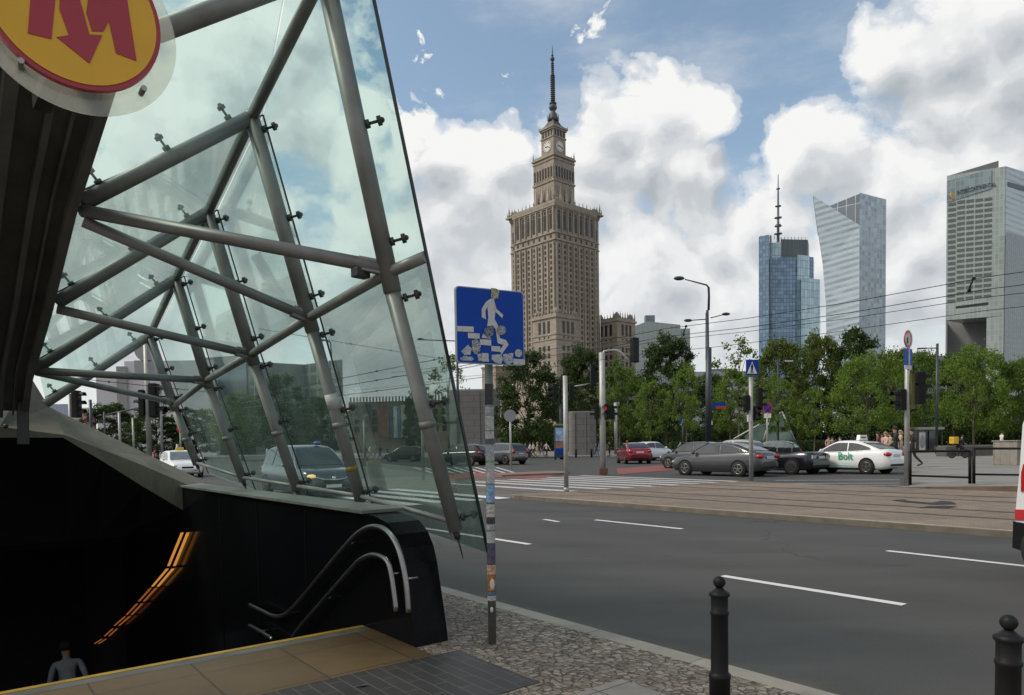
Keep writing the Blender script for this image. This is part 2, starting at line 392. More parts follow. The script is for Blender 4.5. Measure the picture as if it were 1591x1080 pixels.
def setts():
    m, nt, b = new_mat('setts'); c = coord(nt, 'Object', None, -AZ_E + .15)
    nn = nt.nodes.new('ShaderNodeTexNoise'); nn.inputs['Scale'].default_value = 3.0; lk(nt, c, nn.inputs['Vector'])
    wv = nt.nodes.new('ShaderNodeVectorMath'); wv.operation = 'MULTIPLY_ADD'; lk(nt, nn.outputs['Color'], wv.inputs[0]); wv.inputs[1].default_value = (.05, .05, 0); lk(nt, c, wv.inputs[2])
    def vor(feat):
        v = nt.nodes.new('ShaderNodeTexVoronoi'); v.feature = feat; v.inputs['Scale'].default_value = 18; v.inputs['Randomness'].default_value = .5; lk(nt, wv.outputs[0], v.inputs['Vector']); return v
    ve, vc = vor('DISTANCE_TO_EDGE'), vor('F1')
    sp = nt.nodes.new('ShaderNodeSeparateColor'); lk(nt, vc.outputs['Color'], sp.inputs[0])
    col = cramp(nt, sp.outputs[0], [(0, (.20, .16, .118)), (.5, (.33, .27, .205)), (1, (.46, .39, .31))])
    col = mixc(nt, 1.0, col, cramp(nt, tnoise(nt, c, 45, 4, .7), [(.3, (.6, .6, .6)), (.7, (1, 1, 1))]), 'MULTIPLY')
    col = mixc(nt, cramp(nt, tnoise(nt, c, .9, 4), [(.4, (0, 0, 0)), (.7, (.5, .5, .5))]), col, (.19, .165, .135))
    j = cramp(nt, ve.outputs['Distance'], [(.02, (1, 1, 1)), (.075, (0, 0, 0))])
    col = mixc(nt, j, col, (.06, .05, .04))
    lk(nt, col, b.inputs['Base Color']); b.inputs['Roughness'].default_value = .85
    h = cramp(nt, ve.outputs['Distance'], [(0, (0, 0, 0)), (.25, (1, 1, 1))])
    hh = mixc(nt, .5, h, cramp(nt, tnoise(nt, c, 60, 5, .7), [(.3, (0, 0, 0)), (.7, (1, 1, 1))])); bump(nt, b, hh, .7, .015); return m
M['setts'] = setts()
def tiles(name, col, joint, size, rz, var=.12, joint_w=.012, rough=.6, off=0.0, bmp=.3):
    m, nt, b = new_mat(name); c = coord(nt, 'Object', None, rz)
    br = nt.nodes.new('ShaderNodeTexBrick'); lk(nt, c, br.inputs['Vector'])
    br.offset = off; br.inputs['Scale'].default_value = 1.0; br.inputs['Mortar Size'].default_value = joint_w; br.inputs['Mortar Smooth'].default_value = .2
    br.inputs['Brick Width'].default_value = size[0]; br.inputs['Row Height'].default_value = size[1]; br.inputs['Bias'].default_value = 0
    br.inputs['Color1'].default_value = (*mul(col, 1 - var), 1); br.inputs['Color2'].default_value = (*mul(col, 1 + var), 1); br.inputs['Mortar'].default_value = (*joint, 1)
    n = tnoise(nt, coord(nt), 5, 8, .7)
    cc = mixc(nt, 1.0, br.outputs['Color'], cramp(nt, n, [(.25, (.72, .72, .72)), (.7, (1, 1, 1))]), 'MULTIPLY')
    cc = mixc(nt, 1.0, cc, cramp(nt, tnoise(nt, coord(nt, 'Object', (.4, 1.6, 1), rz), .45, 8, .65), [(.3, (.62, .61, .6)), (.62, (1.06, 1.04, 1.0))]), 'MULTIPLY')
    lk(nt, cc, b.inputs['Base Color']); b.inputs['Roughness'].default_value = rough
    if bmp:
        iv = nt.nodes.new('ShaderNodeMath'); iv.operation = 'SUBTRACT'; iv.inputs[0].default_value = 1; lk(nt, br.outputs['Fac'], iv.inputs[1]); bump(nt, b, iv.outputs[0], bmp, .004)
    return m
RZ = -AZ_E
M['tan'] = tiles('tan_tiles', (.108, .073, .033), (.045, .032, .018), (.62, .62), RZ, .10, .007, .5)
M['tactile'] = tiles('tactile_tiles', (.036, .0345, .033), (.085, .082, .078), (.30, .1), RZ, .2, .005, .55, .5)
M['slab'] = tiles('pale_slabs', (.32, .295, .255), (.08, .07, .06), (.5, .5), RZ, .06, .006, .7)
M['kerb'] = tiles('kerb_stone', (.34, .31, .265), (.12, .11, .09), (1.0, 3.0), RZ, .06, .006, .75)
M['plaza'] = tiles('plaza_paving', (.25, .24, .22), (.16, .15, .14), (2.0, 1.0), RZ, .08, .03, .75, bmp=0)
M['tram'] = tiles('tram_paving', (.235, .182, .135), (.12, .1, .08), (.2, .1), RZ, .16, .006, .8, .5, bmp=.1)
M['ground'] = plain('far_ground', (.14, .14, .125), .9, 0, .2, .05)
M['redlane'] = plain('red_lane', (.20, .055, .047), .75, 0, .25, 3)
def worn(name, col, thr=.33):
    m, nt, b = new_mat(name); n = tnoise(nt, coord(nt), 14, 8, .75)
    lk(nt, cramp(nt, n, [(thr - .06, (.075, .074, .072)), (thr + .05, col)]), b.inputs['Base Color']); b.inputs['Roughness'].default_value = .7; return m
M['mark'] = worn('road_paint', (.60, .60, .58))
M['mark2'] = worn('worn_paint', (.46, .45, .43), .42)
M['mark3'] = worn('faint_paint', (.27, .265, .25), .47)
def concrete():
    m, nt, b = new_mat('concrete'); c = coord(nt)
    n = tnoise(nt, coord(nt, 'Object', (1, 1, .4)), 2.2, 9, .68)
    col = cramp(nt, n, [(.3, (.105, .10, .072)), (.55, (.17, .163, .122)), (.75, (.22, .208, .16))])
    lk(nt, col, b.inputs['Base Color']); b.inputs['Roughness'].default_value = .85; bump(nt, b, tnoise(nt, c, 40, 6), .3, .01); return m
M['concrete'] = concrete()
def stone(name, col, row=1.0, jd=.8, var=.14):
    m, nt, b = new_mat(name); c = coord(nt, 'UV')
    br = nt.nodes.new('ShaderNodeTexBrick'); lk(nt, c, br.inputs['Vector']); br.inputs['Scale'].default_value = 1
    br.inputs['Brick Width'].default_value = row * 2; br.inputs['Row Height'].default_value = row; br.inputs['Mortar Size'].default_value = row * .05
    br.inputs['Color1'].default_value = (*mul(col, 1 - var), 1); br.inputs['Color2'].default_value = (*mul(col, 1 + var), 1); br.inputs['Mortar'].default_value = (*mul(col, jd), 1)
    n = tnoise(nt, coord(nt, 'Object', (1, 1, .3)), .12 / row, 8, .7)
    lk(nt, mixc(nt, 1.0, br.outputs['Color'], cramp(nt, n, [(.3, (.7, .69, .67)), (.7, (1, 1, 1))]), 'MULTIPLY'), b.inputs['Base Color'])
    b.inputs['Roughness'].default_value = .85; return m
M['pk_stone'] = stone('palace_stone', (.345, .295, .238), 1.4)
M['pk_dark'] = plain('palace_trim', (.25, .215, .175), .85, 0, .2, .2)
M['pk_spire'] = plain('palace_spire', (.085, .085, .078), .6, .3, .3, .15)
M['win'] = plain('window_dark', (.035, .034, .035), .2, 0, .3, .3, spec=.3)
M['grey_clad'] = tiles('grey_cladding_h', (.2, .195, .19), (.13, .128, .125), (1.2, .6), 0, .1, .02, .6, bmp=0)
def curtain(name, glass, frame, w, h, fw=.06, rough=.08, var=.25, metal=0.0, spec=.8):
    m, nt, b = new_mat(name); c = coord(nt, 'UV')
    br = nt.nodes.new('ShaderNodeTexBrick'); lk(nt, c, br.inputs['Vector']); br.offset = 0; br.inputs['Scale'].default_value = 1
    br.inputs['Brick Width'].default_value = w; br.inputs['Row Height'].default_value = h; br.inputs['Mortar Size'].default_value = min(w, h) * fw; br.inputs['Mortar Smooth'].default_value = 0
    br.inputs['Color1'].default_value = (*mul(glass, 1 - var), 1); br.inputs['Color2'].default_value = (*mul(glass, 1 + var), 1); br.inputs['Mortar'].default_value = (*frame, 1)
    lk(nt, br.outputs['Color'], b.inputs['Base Color']); b.inputs['Metallic'].default_value = metal; b.inputs['Specular IOR Level'].default_value = spec
    mr = nt.nodes.new('ShaderNodeMapRange'); lk(nt, br.outputs['Fac'], mr.inputs[0]); mr.inputs[3].default_value = rough; mr.inputs[4].default_value = .6
    lk(nt, mr.outputs[0], b.inputs['Roughness'])
    # slightly uneven panes
    bump(nt, b, tnoise(nt, coord(nt, 'UV'), .09, 3), .12, 1.0)
    return m
def banded(name, c1, c2, h, frac=.5, w=3.0, rough=.2, tilt=0.0):
    m, nt, b = new_mat(name); c = coord(nt, 'UV')
    sx = nt.nodes.new('ShaderNodeSeparateXYZ'); lk(nt, c, sx.inputs[0])
    def mm(op, a, bb):
        q = nt.nodes.new('ShaderNodeMath'); q.operation = op
        for k, x in enumerate((a, bb)):
            if isinstance(x, (int, float)): q.inputs[k].default_value = x
            else: lk(nt, x, q.inputs[k])
        return q.outputs[0]
    v = mm('ADD', sx.outputs[1], mm('MULTIPLY', sx.outputs[0], tilt))
    fr = mm('FRACT', mm('DIVIDE', v, h), 0)
    band = mm('GREATER_THAN', fr, frac)
    fu = mm('LESS_THAN', mm('FRACT', mm('DIVIDE', sx.outputs[0], w), 0), .1)
    n = tnoise(nt, coord(nt, 'UV', (.05, .33 / h * 3, 1)), 1.0, 5, .7)
    c2n = cramp(nt, n, [(.3, mul(c2, .6)), (.7, mul(c2, 1.5))])
    col = mixc(nt, band, c1, c2n); col = mixc(nt, mm('MULTIPLY', fu, .5), col, mul(c1, .8))
    lk(nt, col, b.inputs['Base Color']); b.inputs['Roughness'].default_value = rough; b.inputs['Specular IOR Level'].default_value = .7; return m
def leaf_mat(name, c1, c2, tr=.35):
    m, nt, b = new_mat(name); N = nt.nodes
    g = N.new('ShaderNodeNewGeometry')
    n = tnoise(nt, coord(nt, 'Object'), .55, 3, .6)
    ad = N.new('ShaderNodeMath'); ad.operation = 'MULTIPLY_ADD'; lk(nt, g.outputs['Random Per Island'], ad.inputs[0]); ad.inputs[1].default_value = .55
    m2 = N.new('ShaderNodeMath'); m2.operation = 'MULTIPLY'; lk(nt, n, m2.inputs[0]); m2.inputs[1].default_value = .5; lk(nt, m2.outputs[0], ad.inputs[2])
    col = cramp(nt, ad.outputs[0], [(.1, c1), (.85, c2)])
    lk(nt, col, b.inputs['Base Color']); b.inputs['Roughness'].default_value = .6; b.inputs['Specular IOR Level'].default_value = .25
    t = N.new('ShaderNodeBsdfTranslucent'); lk(nt, mixc(nt, 1.0, col, (1.0, 1.0, .55), 'MULTIPLY'), t.inputs[0])
    mx = N.new('ShaderNodeMixShader'); mx.inputs[0].default_value = tr; lk(nt, b.outputs[0], mx.inputs[1]); lk(nt, t.outputs[0], mx.inputs[2])
    lk(nt, mx.outputs[0], N['Material Output'].inputs[0]); return m
M['leaf_dark'] = leaf_mat('leaf_dark', (.020, .040, .011), (.065, .105, .028), .36)
M['leaf_mid'] = leaf_mat('leaf_mid', (.056, .104, .018), (.145, .22, .045), .44)
M['leaf_light'] = leaf_mat('leaf_light', (.075, .135, .021), (.19, .275, .054), .44)
M['leaf_olive'] = leaf_mat('leaf_olive', (.055, .088, .017), (.145, .18, .046), .42)
# ================================================================== SETTING: ground
HA0, HA1, HB0, HB1 = 5.4, 15.9, -2.6, 2.64                            # the stair opening
def holed(a0, a1, b0, b1, z):
    mb = MB()
    for x0, x1, y0, y1 in ((a0, HA0, b0, b1), (HA1, a1, b0, b1), (HA0, HA1, b0, HB0), (HA0, HA1, HB1, b1)):
        mb.add([P(x0, y0, z), P(x1, y0, z), P(x1, y1, z), P(x0, y1, z)], [(0, 1, 2, 3)])
    return mb
def sheet(poly): return MB().add(poly, [tuple(range(len(poly)))])
def rect(a0, a1, b0, b1, z): return sheet([P(a0, b0, z), P(a1, b0, z), P(a1, b1, z), P(a0, b1, z)])
struct('ground', holed(-2500, 2500, -2500, 2500, -.03), M['ground'])
struct('road', rect(-70, 150, 4.03, 62, 0), M['asphalt'])
struct('pavement', holed(-60, 15.95, -45, 3.87, .10), M['setts'])
mb = MB(); mb.beam(P(-60, 3.95, .045), P(15.95, 3.95, .045), .165, .118); struct('kerb', mb, M['kerb'], bevel=.012)
struct('far_pavement', rect(15.95, 60, -45, 3.98, .06), M['plaza'])
struct('stair_landing', rect(4.29, 5.23, -3, 2.64, .104), M['tan'])
struct('tactile_paving', rect(3.36, 4.285, -4, 2.84, .104), M['tactile'])
mb = rect(5.235, 5.345, -3, 2.63, .104); struct('step_edge_strip', mb, plain('edge_grey', (.085, .088, .08), .6, 0, .3, 4))
mb = MB(); mb.beam(P(5.375, -3, .093), P(5.375, 2.63, .093), .055, .03); struct('step_edge_line', mb, plain('edge_yellow', (.30, .19, .015), .5, 0, .3, 5))
struct('pale_paving', sheet([G(965,1055,.104), G(1045,1083,.104), P(-3, 3.3, .104), P(-3, 1.0, .104), P(3.05, 1.0, .104)]), M['slab'])
# a scrap of paper on the tactile band
mb = MB(); c = G(562, 1066, .108); mb.add([c + Vector(v) for v in ((-.05, -.01, 0), (.0, -.02, .012), (.05, .015, .004), (.01, .02, 0))], [(0, 1, 2, 3)])
tag(mb.build('paper_scrap', M['white']), 'small white scrap of paper lying on the dark tactile paving', 'litter')
# tram track bed with its kerb
A0 = G(812, 771, .10); B0 = G(1572, 826, .10); dd = (B0 - A0).normalized()
B1 = B0 + dd * 40
nose = [A0, A0 + Vector((-.25, .35, 0)), A0 + Vector((-.3, .9, 0)), P(16.3, 15.4, .10)]
poly = [B1, P(-60, 22.78, .10), P(15.6, 22.85, .10)] + nose[::-1]
mb = MB().prism(poly, (0, 0, -.11)); struct('tram_track_bed', mb, M['tram'])
kn = Vector((-dd.y, dd.x, 0))
if kn.y < 0: kn = -kn
mb = MB(); mb.beam(A0 + kn * .05 - Vector((0, 0, .055)), B1 + kn * .05 - Vector((0, 0, .055)), .14, .125); struct('tram_bed_kerb', mb, plain('shaded_dirty_kerb', (.13, .112, .085), .85, 0, .3, 3), bevel=.008)  # face colour darkened for its shade as well as dirt; the top stays lighter
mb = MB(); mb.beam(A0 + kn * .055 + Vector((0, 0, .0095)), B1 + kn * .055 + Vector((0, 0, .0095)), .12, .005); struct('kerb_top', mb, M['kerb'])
struct('tram_crossing', rect(16.42, 32, 13.0, 22.9, .004), plain('crossing_asphalt', (.105, .092, .08), .8, 0, .25, .7))
for b in (15.0, 16.44, 19.0, 20.44):
    mb = MB(); mb.beam(P(-60, b, .1), P(16.3, b, .1), .07, .012); mb.beam(P(16.3, b, .006), P(45, b, .006), .07, .01)
    tag(mb.build('tram_rail', plain('rail_steel', (.07, .062, .055), .45, .6, .3, 3)), 'steel tram rail set flush in the brown paved track bed', 'rail', 'tram rails in the track bed')
    struct('rail_groove', MB().beam(P(-60, b + .1, .1), P(16.0, b + .1, .1), .1, .009), plain('groove', (.055, .045, .038), .9, 0, .3, 2))
for q in ([(1384,777),(1405,776),(1412,778),(1448,781),(1462,778),(1478,779),(1486,783),(1450,783.5),(1408,780)], [(1424,789),(1445,786),(1470,785.5),(1488,787),(1470,789),(1450,788)]):
    struct('tar_patch', sheet([G(x, y, .112) for x, y in q]), plain('tar', (.018, .016, .015), .7, 0, .3, 3))
# lane dashes
def strip(p, q, w, z=.004):
    p, q = Vector(p), Vector(q); d = (q - p).normalized(); n = Vector((-d.y, d.x, 0)) * w / 2
    return [v + Vector((0, 0, z)) for v in (p - n, q - n, q + n, p + n)]
mb = MB()
for p, q in (((1122,895),(1405,940)), ((925,808),(1060,822)), ((1378,856),(1640,885)), ((640,818),(823,846))):
    mb.add(strip(G(*p), G(*q), .12), [(0, 1, 2, 3)])
mb.add(strip(G(845, 807), G(868, 811), .10), [(0, 1, 2, 3)])
struct('lane_markings', mb, M['mark'])
# zebra bars: over the near carriageway and over the tracks
mb = MB()
b = 4.5
while b < 12.6:
    mb.add([P(16.6, b, .004), P(23.5, b, .004), P(23.5, b + .5, .004), P(16.6, b + .5, .004)], [(0, 1, 2, 3)]); b += 1.0
struct('zebra_crossing', mb, M['mark'])
mb = MB()
for k, b in enumerate((15.9, 17.4, 18.5, 19.6, 20.7, 21.8, 22.9, 24.0)):
    mb.add([P(16.5, b, .010), P(25.4, b, .010), P(25.4, b + .5, .010), P(16.5, b + .5, .010)], [(0, 1, 2, 3)])
struct('zebra_crossing_over_tracks', mb, M['mark2'])
mb = MB()
for q in ([(742,741),(742,735),(800,735),(868,737),(840,744)], [(958,728),(1046,722),(1050,730),(960,737)], [(690,748),(742,741),(742,735),(690,736)]):
    mb.add([G(x, y, .014) for x, y in q], [tuple(range(len(q)))])
struct('red_cycle_lane', mb, M['redlane'])
mb = MB()
for x in (965, 985, 1005, 1025):
    pass
for k in range(9):
    x = 640 + k * 16; mb.add([G(x, 726, .006), G(x + 30, 735, .006), G(x + 36, 735, .006), G(x + 5, 726, .006)], [(0, 1, 2, 3)])
struct('junction_markings', mb, M['mark2'])
mb = MB()
for y0 in (746, 751, 754.5):
    mb.add([G(1205, y0, .006), G(1398, y0 - 1, .006), G(1398, y0 - .1, .006), G(1205, y0 + .9, .006)], [(0, 1, 2, 3)])
struct('faint_lane_lines', mb, M['mark3'])
# refuge island with brown kerb
poly = [G(770,735,.1), G(800,734,.1), G(850,731.5,.1), G(884,732,.1), G(880,734.5,.1), G(820,736.5,.1), G(780,738,.1)]
struct('refuge_island', MB().prism(poly, (0, 0, -.11)), plain('island', (.16, .12, .09), .8, 0, .2, 2))
# plaza, tram stop platform, far pavement
struct('plaza', MB().prism([G(1408,748,.06), G(1404,712,.06), G(1240,703,.06), G(1240,690,.06), G(2300,680,.06), G(2300,790,.06)], (0, 0, -.07)), M['plaza'])
struct('street_pavement', MB().prism([G(420,713,.06), G(955,709,.06), G(1240,703,.06), G(1240,692,.06), G(420,701,.06)], (0, 0, -.07)), M['plaza'])
pb = 22.82
mb = MB()
top = [P(9.9, pb, .104), P(5.8, pb, .30), P(-60, pb, .30), P(-60, pb + 4.6, .30), P(5.8, pb + 4.0, .30), P(9.9, pb + 3.2, .104)]
bot = [Vector((p.x, p.y, -.005)) for p in top]
mb.add(top + bot, [(0, 1, 4, 5), (1, 2, 3, 4)]); mb.add(top + bot, [(i, (i + 1) % 6, 6 + (i + 1) % 6, 6 + i) for i in range(6)], 1)
struct('tram_stop_platform', mb, [M['plaza'], plain('brown_face', (.12, .08, .055), .8, 0, .25, 2)])
# ================================================================== stairs going down
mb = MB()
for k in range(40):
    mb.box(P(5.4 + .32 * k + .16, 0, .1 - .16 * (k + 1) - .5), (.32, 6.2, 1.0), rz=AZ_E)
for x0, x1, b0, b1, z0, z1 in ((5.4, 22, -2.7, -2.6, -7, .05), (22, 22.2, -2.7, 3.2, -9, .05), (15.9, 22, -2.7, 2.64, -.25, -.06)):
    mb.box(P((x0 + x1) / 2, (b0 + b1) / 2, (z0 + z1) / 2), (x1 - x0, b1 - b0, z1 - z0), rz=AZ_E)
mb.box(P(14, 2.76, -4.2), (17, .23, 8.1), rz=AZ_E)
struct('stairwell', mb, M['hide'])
# parapet of black granite beside the stairs
t = thing('granite_parapet', 'black polished granite parapet with rounded end beside the metro stairs', 'parapet', P(5.2, 2.79, .1))
def loc(o): return lambda p: Vector(p) - o.location
prof = [(4.54, .03), (4.57, .2), (4.64, .50), (4.69, .70), (4.74, .82), (4.82, .92), (4.95, 1.0), (5.12, 1.035), (5.30, 1.045), (11.7, 1.035), (11.7, -6), (5.39, -6), (5.39, .03)]
L0 = loc(t)
mb = MB(); poly = [L0(P(a, 2.64, z)) for a, z in prof]; mb.prism(poly, P(0, .29, 0)); mb.build('wall_body', M['granite'], t, bevel=.012); MB().box(L0(P(14.0, 2.785, -1.2)), (4.6, .29, 3.8), rz=AZ_E).build('wall_return', M['granite'], t)
mb = MB(); mb.beam(L0(P(5.3, 2.80, 1.062)), L0(P(11.7, 2.80, 1.052)), .40, .03); mb.build('coping', plain('coping', (.14, .145, .125), .6, 0, .25, 4), t, bevel=.006)
mb = MB()
for a in (6.6, 8.0, 9.4): mb.beam(L0(P(a, 2.635, .99)), L0(P(a, 2.635, -2)), .006, .012, up=tuple(UE))
mb.build('panel_joint', M['hide'], t)
# sloping concrete beam across the stairs, with the hood behind it
t = thing('concrete_lintel', 'weathered sloping concrete beam over the dark stair opening', 'concrete beam', P(11.3, 1.6, 1.5)); L0 = loc(t)
aF, aB = 11.3, 11.95
bt = [(-760,680),(0,680),(98,680),(160,717),(222,756),(303,804)]
md = [(-760,655),(0,663),(101,676),(160,699),(222,723),(303,758)]
tp = [(-760,560),(46,583),(76,632),(150,668),(240,711),(322,750)]
vs = [L0(on_a(x, y, aF)) for x, y in bt] + [L0(on_a(x, y, aF)) for x, y in md] + [L0(on_a(x, y, aB)) for x, y in tp]
bk = [L0(on_a(x, y, aF) + UE * .75) for x, y in bt]
hk = [L0(P(16, ab(on_a(x, y, aB))[1], .02)) for x, y in tp]
vs += bk + hk
fs = []
for i in range(5):
    for r0, r1 in ((0, 6), (6, 12), (12, 24)):
        fs.append((r0 + i, r0 + i + 1, r1 + i + 1, r1 + i))
MB().add(vs, fs).build('beam', M['concrete'], t)
MB().beam(L0(on_a(34, 440, 10.9)), L0(on_a(36, 690, 10.9)), .12, .16, up=tuple(UE)).build('post', M['dark_steel'], t)
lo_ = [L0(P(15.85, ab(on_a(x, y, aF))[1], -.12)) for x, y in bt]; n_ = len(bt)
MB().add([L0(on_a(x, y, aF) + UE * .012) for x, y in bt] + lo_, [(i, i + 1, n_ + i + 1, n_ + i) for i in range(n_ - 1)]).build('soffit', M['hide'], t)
mb = MB()
for px, py in ((9, 662), (38, 662)):
    c = L0(on_a(px, py, aF - .02)); mb.ball(c, .03)
mb.build('bolt', M['dark_steel'], t)
# ================================================================== glass canopy
FA = [4.63, 6.28, 7.92, 9.72, 11.6]
PX = [((708,824),(602,424),(503,-45),(192,68)), ((561,780),(480,494),(391,182),(128,315)), ((462,762),(390,551),(323,330),(88,470)),
      ((378,747),(321,591),(273,433),(57,572)), ((306,722),(270,631),(232,522),(70,628))]
FR = [[on_a(x, y, a) for x, y in row] for a, row in zip(FA, PX)]
t = thing('glass_canopy', 'leaning glass canopy on grey steel tubes over the metro stairs', 'canopy', P(7, 2.0, 1)); L0 = loc(t)
def part(mb, name, mat, bevel=0.0): return mb.build(name, mat, t, bevel=bevel)
for i, (bs, md_, ap, spn) in enumerate(FR):
    mb = MB(); r = .066
    s = bs.lerp(md_, .93 if i else .93)
    mb.tube(L0(bs), L0(s), r * .86, r * .9, 16); mb.tube(L0(s), L0(ap), r, r, 16)
    s2 = bs.lerp(md_, .42); mb.tube(L0(s2), L0(s2 + (md_ - bs).normalized() * .05), r * .98, r * .98, 16)
    mb.ball(L0(ap), r * 1.05); part(mb, 'leg', M['paint_grey'])
    mb = MB(); mb.tube(L0(ap), L0(spn), r * .92, r * .92, 16); part(mb, 'roof_arm', M['paint_grey'])
    mb = MB(); d = (bs - md_).normalized(); mb.tube(L0(bs), L0(bs + d * .07), .03, .025, 8); mb.tube(L0(bs + d * .07), L0(bs + d * .24), .012, .003, 6); part(mb, 'leg_tip', M['dark_steel'])
def run(name, pts, r, mat=M['paint_grey'], n=12):
    for p, q in zip(pts, pts[1:]): part(MB().tube(L0(p), L0(q), r, r, n), name, mat)
ridge = [on_a(540, -190, 4.0)] + [f[2] for f in FR]
run('ridge_tube', ridge, .048)
front_mid = on_a(661, 399, 4.33)
run('mid_rail', [front_mid] + [f[1] for f in FR], .042)
low = [f[0].lerp(f[1], .035) for f in FR]
run('lower_rail', [low[0] + (low[0] - low[1]) * .02] + low, .022)
def lift(p, dz, db=0.0): return p + Vector((0, 0, dz)) + UN * db
for p, q, r in ((lift(FR[1][3], -.06), lift(FR[0][1], .03), .05), (lift(FR[1][3], -.14), lift(FR[1][1], .0), .045), (lift(FR[2][3], -.06), FR[2][1], .044),
                (lift(FR[3][3], -.03), lift(FR[3][1], .0), .044), (lift(FR[3][3], -.05), lift(FR[4][1], .05), .04)):
    part(MB().tube(L0(p), L0(q), r, r, 12), 'tie_tube', M['paint_grey'])
    e = q.lerp(p, .09); part(MB().beam(L0(e), L0(q), .075, .1), 'tie_bracket', M['paint_grey'], .005)
p, q = lift(FR[0][1], .03), lift(FR[1][3], -.06)
MB().box(L0(p.lerp(q, .085) - Vector((0, 0, .07))), (.12, .08, .07), rz=.8).build('floodlight', M['dark_steel'], t, bevel=.01)
# glass skin outside the tubes
OFF = .10
def outn(i): return UN * OFF + Vector((0, 0, OFF * .45))
GL = []
GL.append([on_a(759, 862, 4.33), on_a(663, 397, 4.33), on_a(548, -185, 4.0) , None])
for i, f in enumerate(FR):
    d = (f[0] - f[1]).normalized(); GL.append([f[0] + d * .2 + outn(i), f[1] + outn(i), f[2] + outn(i), f[3] + Vector((0, 0, .09))])
def pane(q, name='glass_panel'):
    n = (q[1] - q[0]).cross(q[2] - q[0]).normalized() * .012
    c = sum(q, Vector()) / len(q); q = [v + (c - v).normalized() * .012 for v in q]
    part(MB().prism([L0(v) for v in q], n), name, M['glass'])
rows = [GL[0]] + GL[2:]                                               # the first bay spans the overhang and frame one
rows[0][2] = rows[0][1] + (rows[0][1] - rows[0][0]) * 1.35
for g0, g1 in zip(rows, rows[1:]):
    pane([g0[0], g1[0], g1[1], g0[1]]); pane([g0[1], g1[1], g1[2], g0[2]])
sp0 = FR[0][3] + (FR[0][3] - FR[1][3]) * .35
roof0 = [rows[0][2], sp0 + Vector((0, 0, .09))]
rr = [roof0] + [[g[2] + Vector((0, 0, .0)), g[3]] for g in rows[1:]]
for g0, g1 in zip(rr, rr[1:]): pane([g0[0], g1[0], g1[1], g0[1]], 'roof_glass_panel')
def edge(p, q, w=.018): part(MB().beam(L0(p), L0(q), w, w), 'glass_edge_strip', M['glass_edge'])
edge(rows[0][0], rows[0][1]); edge(rows[0][1], rows[0][2])
for g in rows[1:]:
    edge(g[0], g[1], .013); edge(g[1], g[2], .013); edge(g[2], g[3], .013)
def fitting(p, n):
    n = n.normalized(); mb = MB()
    mb.tube(L0(p), L0(p + n * .14), .011, .011, 8)
    for k, r in ((.026, .030), (.112, .034)):
        c = p + n * k; mb.tube(L0(c - n * .014), L0(c + n * .014), r, r, 14)
    mb.ball(L0(p + n * .13), .02, 10); part(mb, 'glass_fitting', M['dark_steel'])
for i, (bs, md_, ap, spn) in enumerate(FR):
    ln = (ap - bs).normalized(); n = (UN - ln * UN.dot(ln)).normalized(); n = (n * .75 - UE * .62 + Vector((0, 0, .05))).normalized()
    for p in (bs.lerp(md_, .045), bs.lerp(md_, .5), md_.lerp(bs, .10), md_.lerp(ap, .10), md_.lerp(ap, .5), ap.lerp(md_, .07)):
        fitting(p + n * .055, n)
    an = (spn - ap).normalized(); u = (Vector((0, 0, 1)) - an * an.z).normalized()
    for f in (.12, .5, .88): fitting(ap.lerp(spn, f) + u * .05, u)
M['yellow_worn'] = plain('yellow_worn', (.26, .17, .03), .6, 0, .4, 20)
# stickers on two tubes
for i, f0, f1, mt in ((1, .52, .60, 'offwhite'), (1, .18, .205, 'yellow_worn')):
    bs, md_ = FR[i][0], FR[i][1]; MB().tube(L0(bs.lerp(md_, f0)), L0(bs.lerp(md_, f1)), .0605, .0605, 16).build('sticker', M[mt], t)
M['girder'] = plain('girder_paint', (.15, .152, .14), .55, .15, .25, 3)
# spine girder along the arms
G_ = [FR[0][3] + (FR[0][3] - FR[1][3]) * .04] + [f[3] for f in FR[:4]] + [on_a(48, 640, 11.2)]
drop = [.30, .26, .10, .12, .14, .12]
def rib(b0, b1, z0, z1, name, mat):
    mb = MB(); vs = []
    for p, dz in zip(G_, drop):
        base = p - UN * .04
        for b, z in ((b0, z0), (b1, z0), (b1, z1), (b0, z1)): vs.append(L0(base - UN * b + Vector((0, 0, -dz + z))))
    n = len(G_); fs = [(4 * i + j, 4 * i + (j + 1) % 4, 4 * i + 4 + (j + 1) % 4, 4 * i + 4 + j) for i in range(n - 1) for j in range(4)]
    mb.add(vs, fs + [(0, 1, 2, 3), (4 * n - 4, 4 * n - 3, 4 * n - 2, 4 * n - 1)]); part(mb, name, mat)
rib(0, .06, 0, .34, 'girder_flange', M['girder']); rib(.06, .45, .13, .30, 'girder_web', M['girder'])
rib(.145, .165, .07, .13, 'girder_rib', M['girder']); rib(.26, .30, .04, .13, 'girder_rib', M['girder'])
rib(.45, .52, 0, .34, 'girder_flange', M['girder']); rib(.53, 1.0, .12, .26, 'girder_deck', M['concrete'])
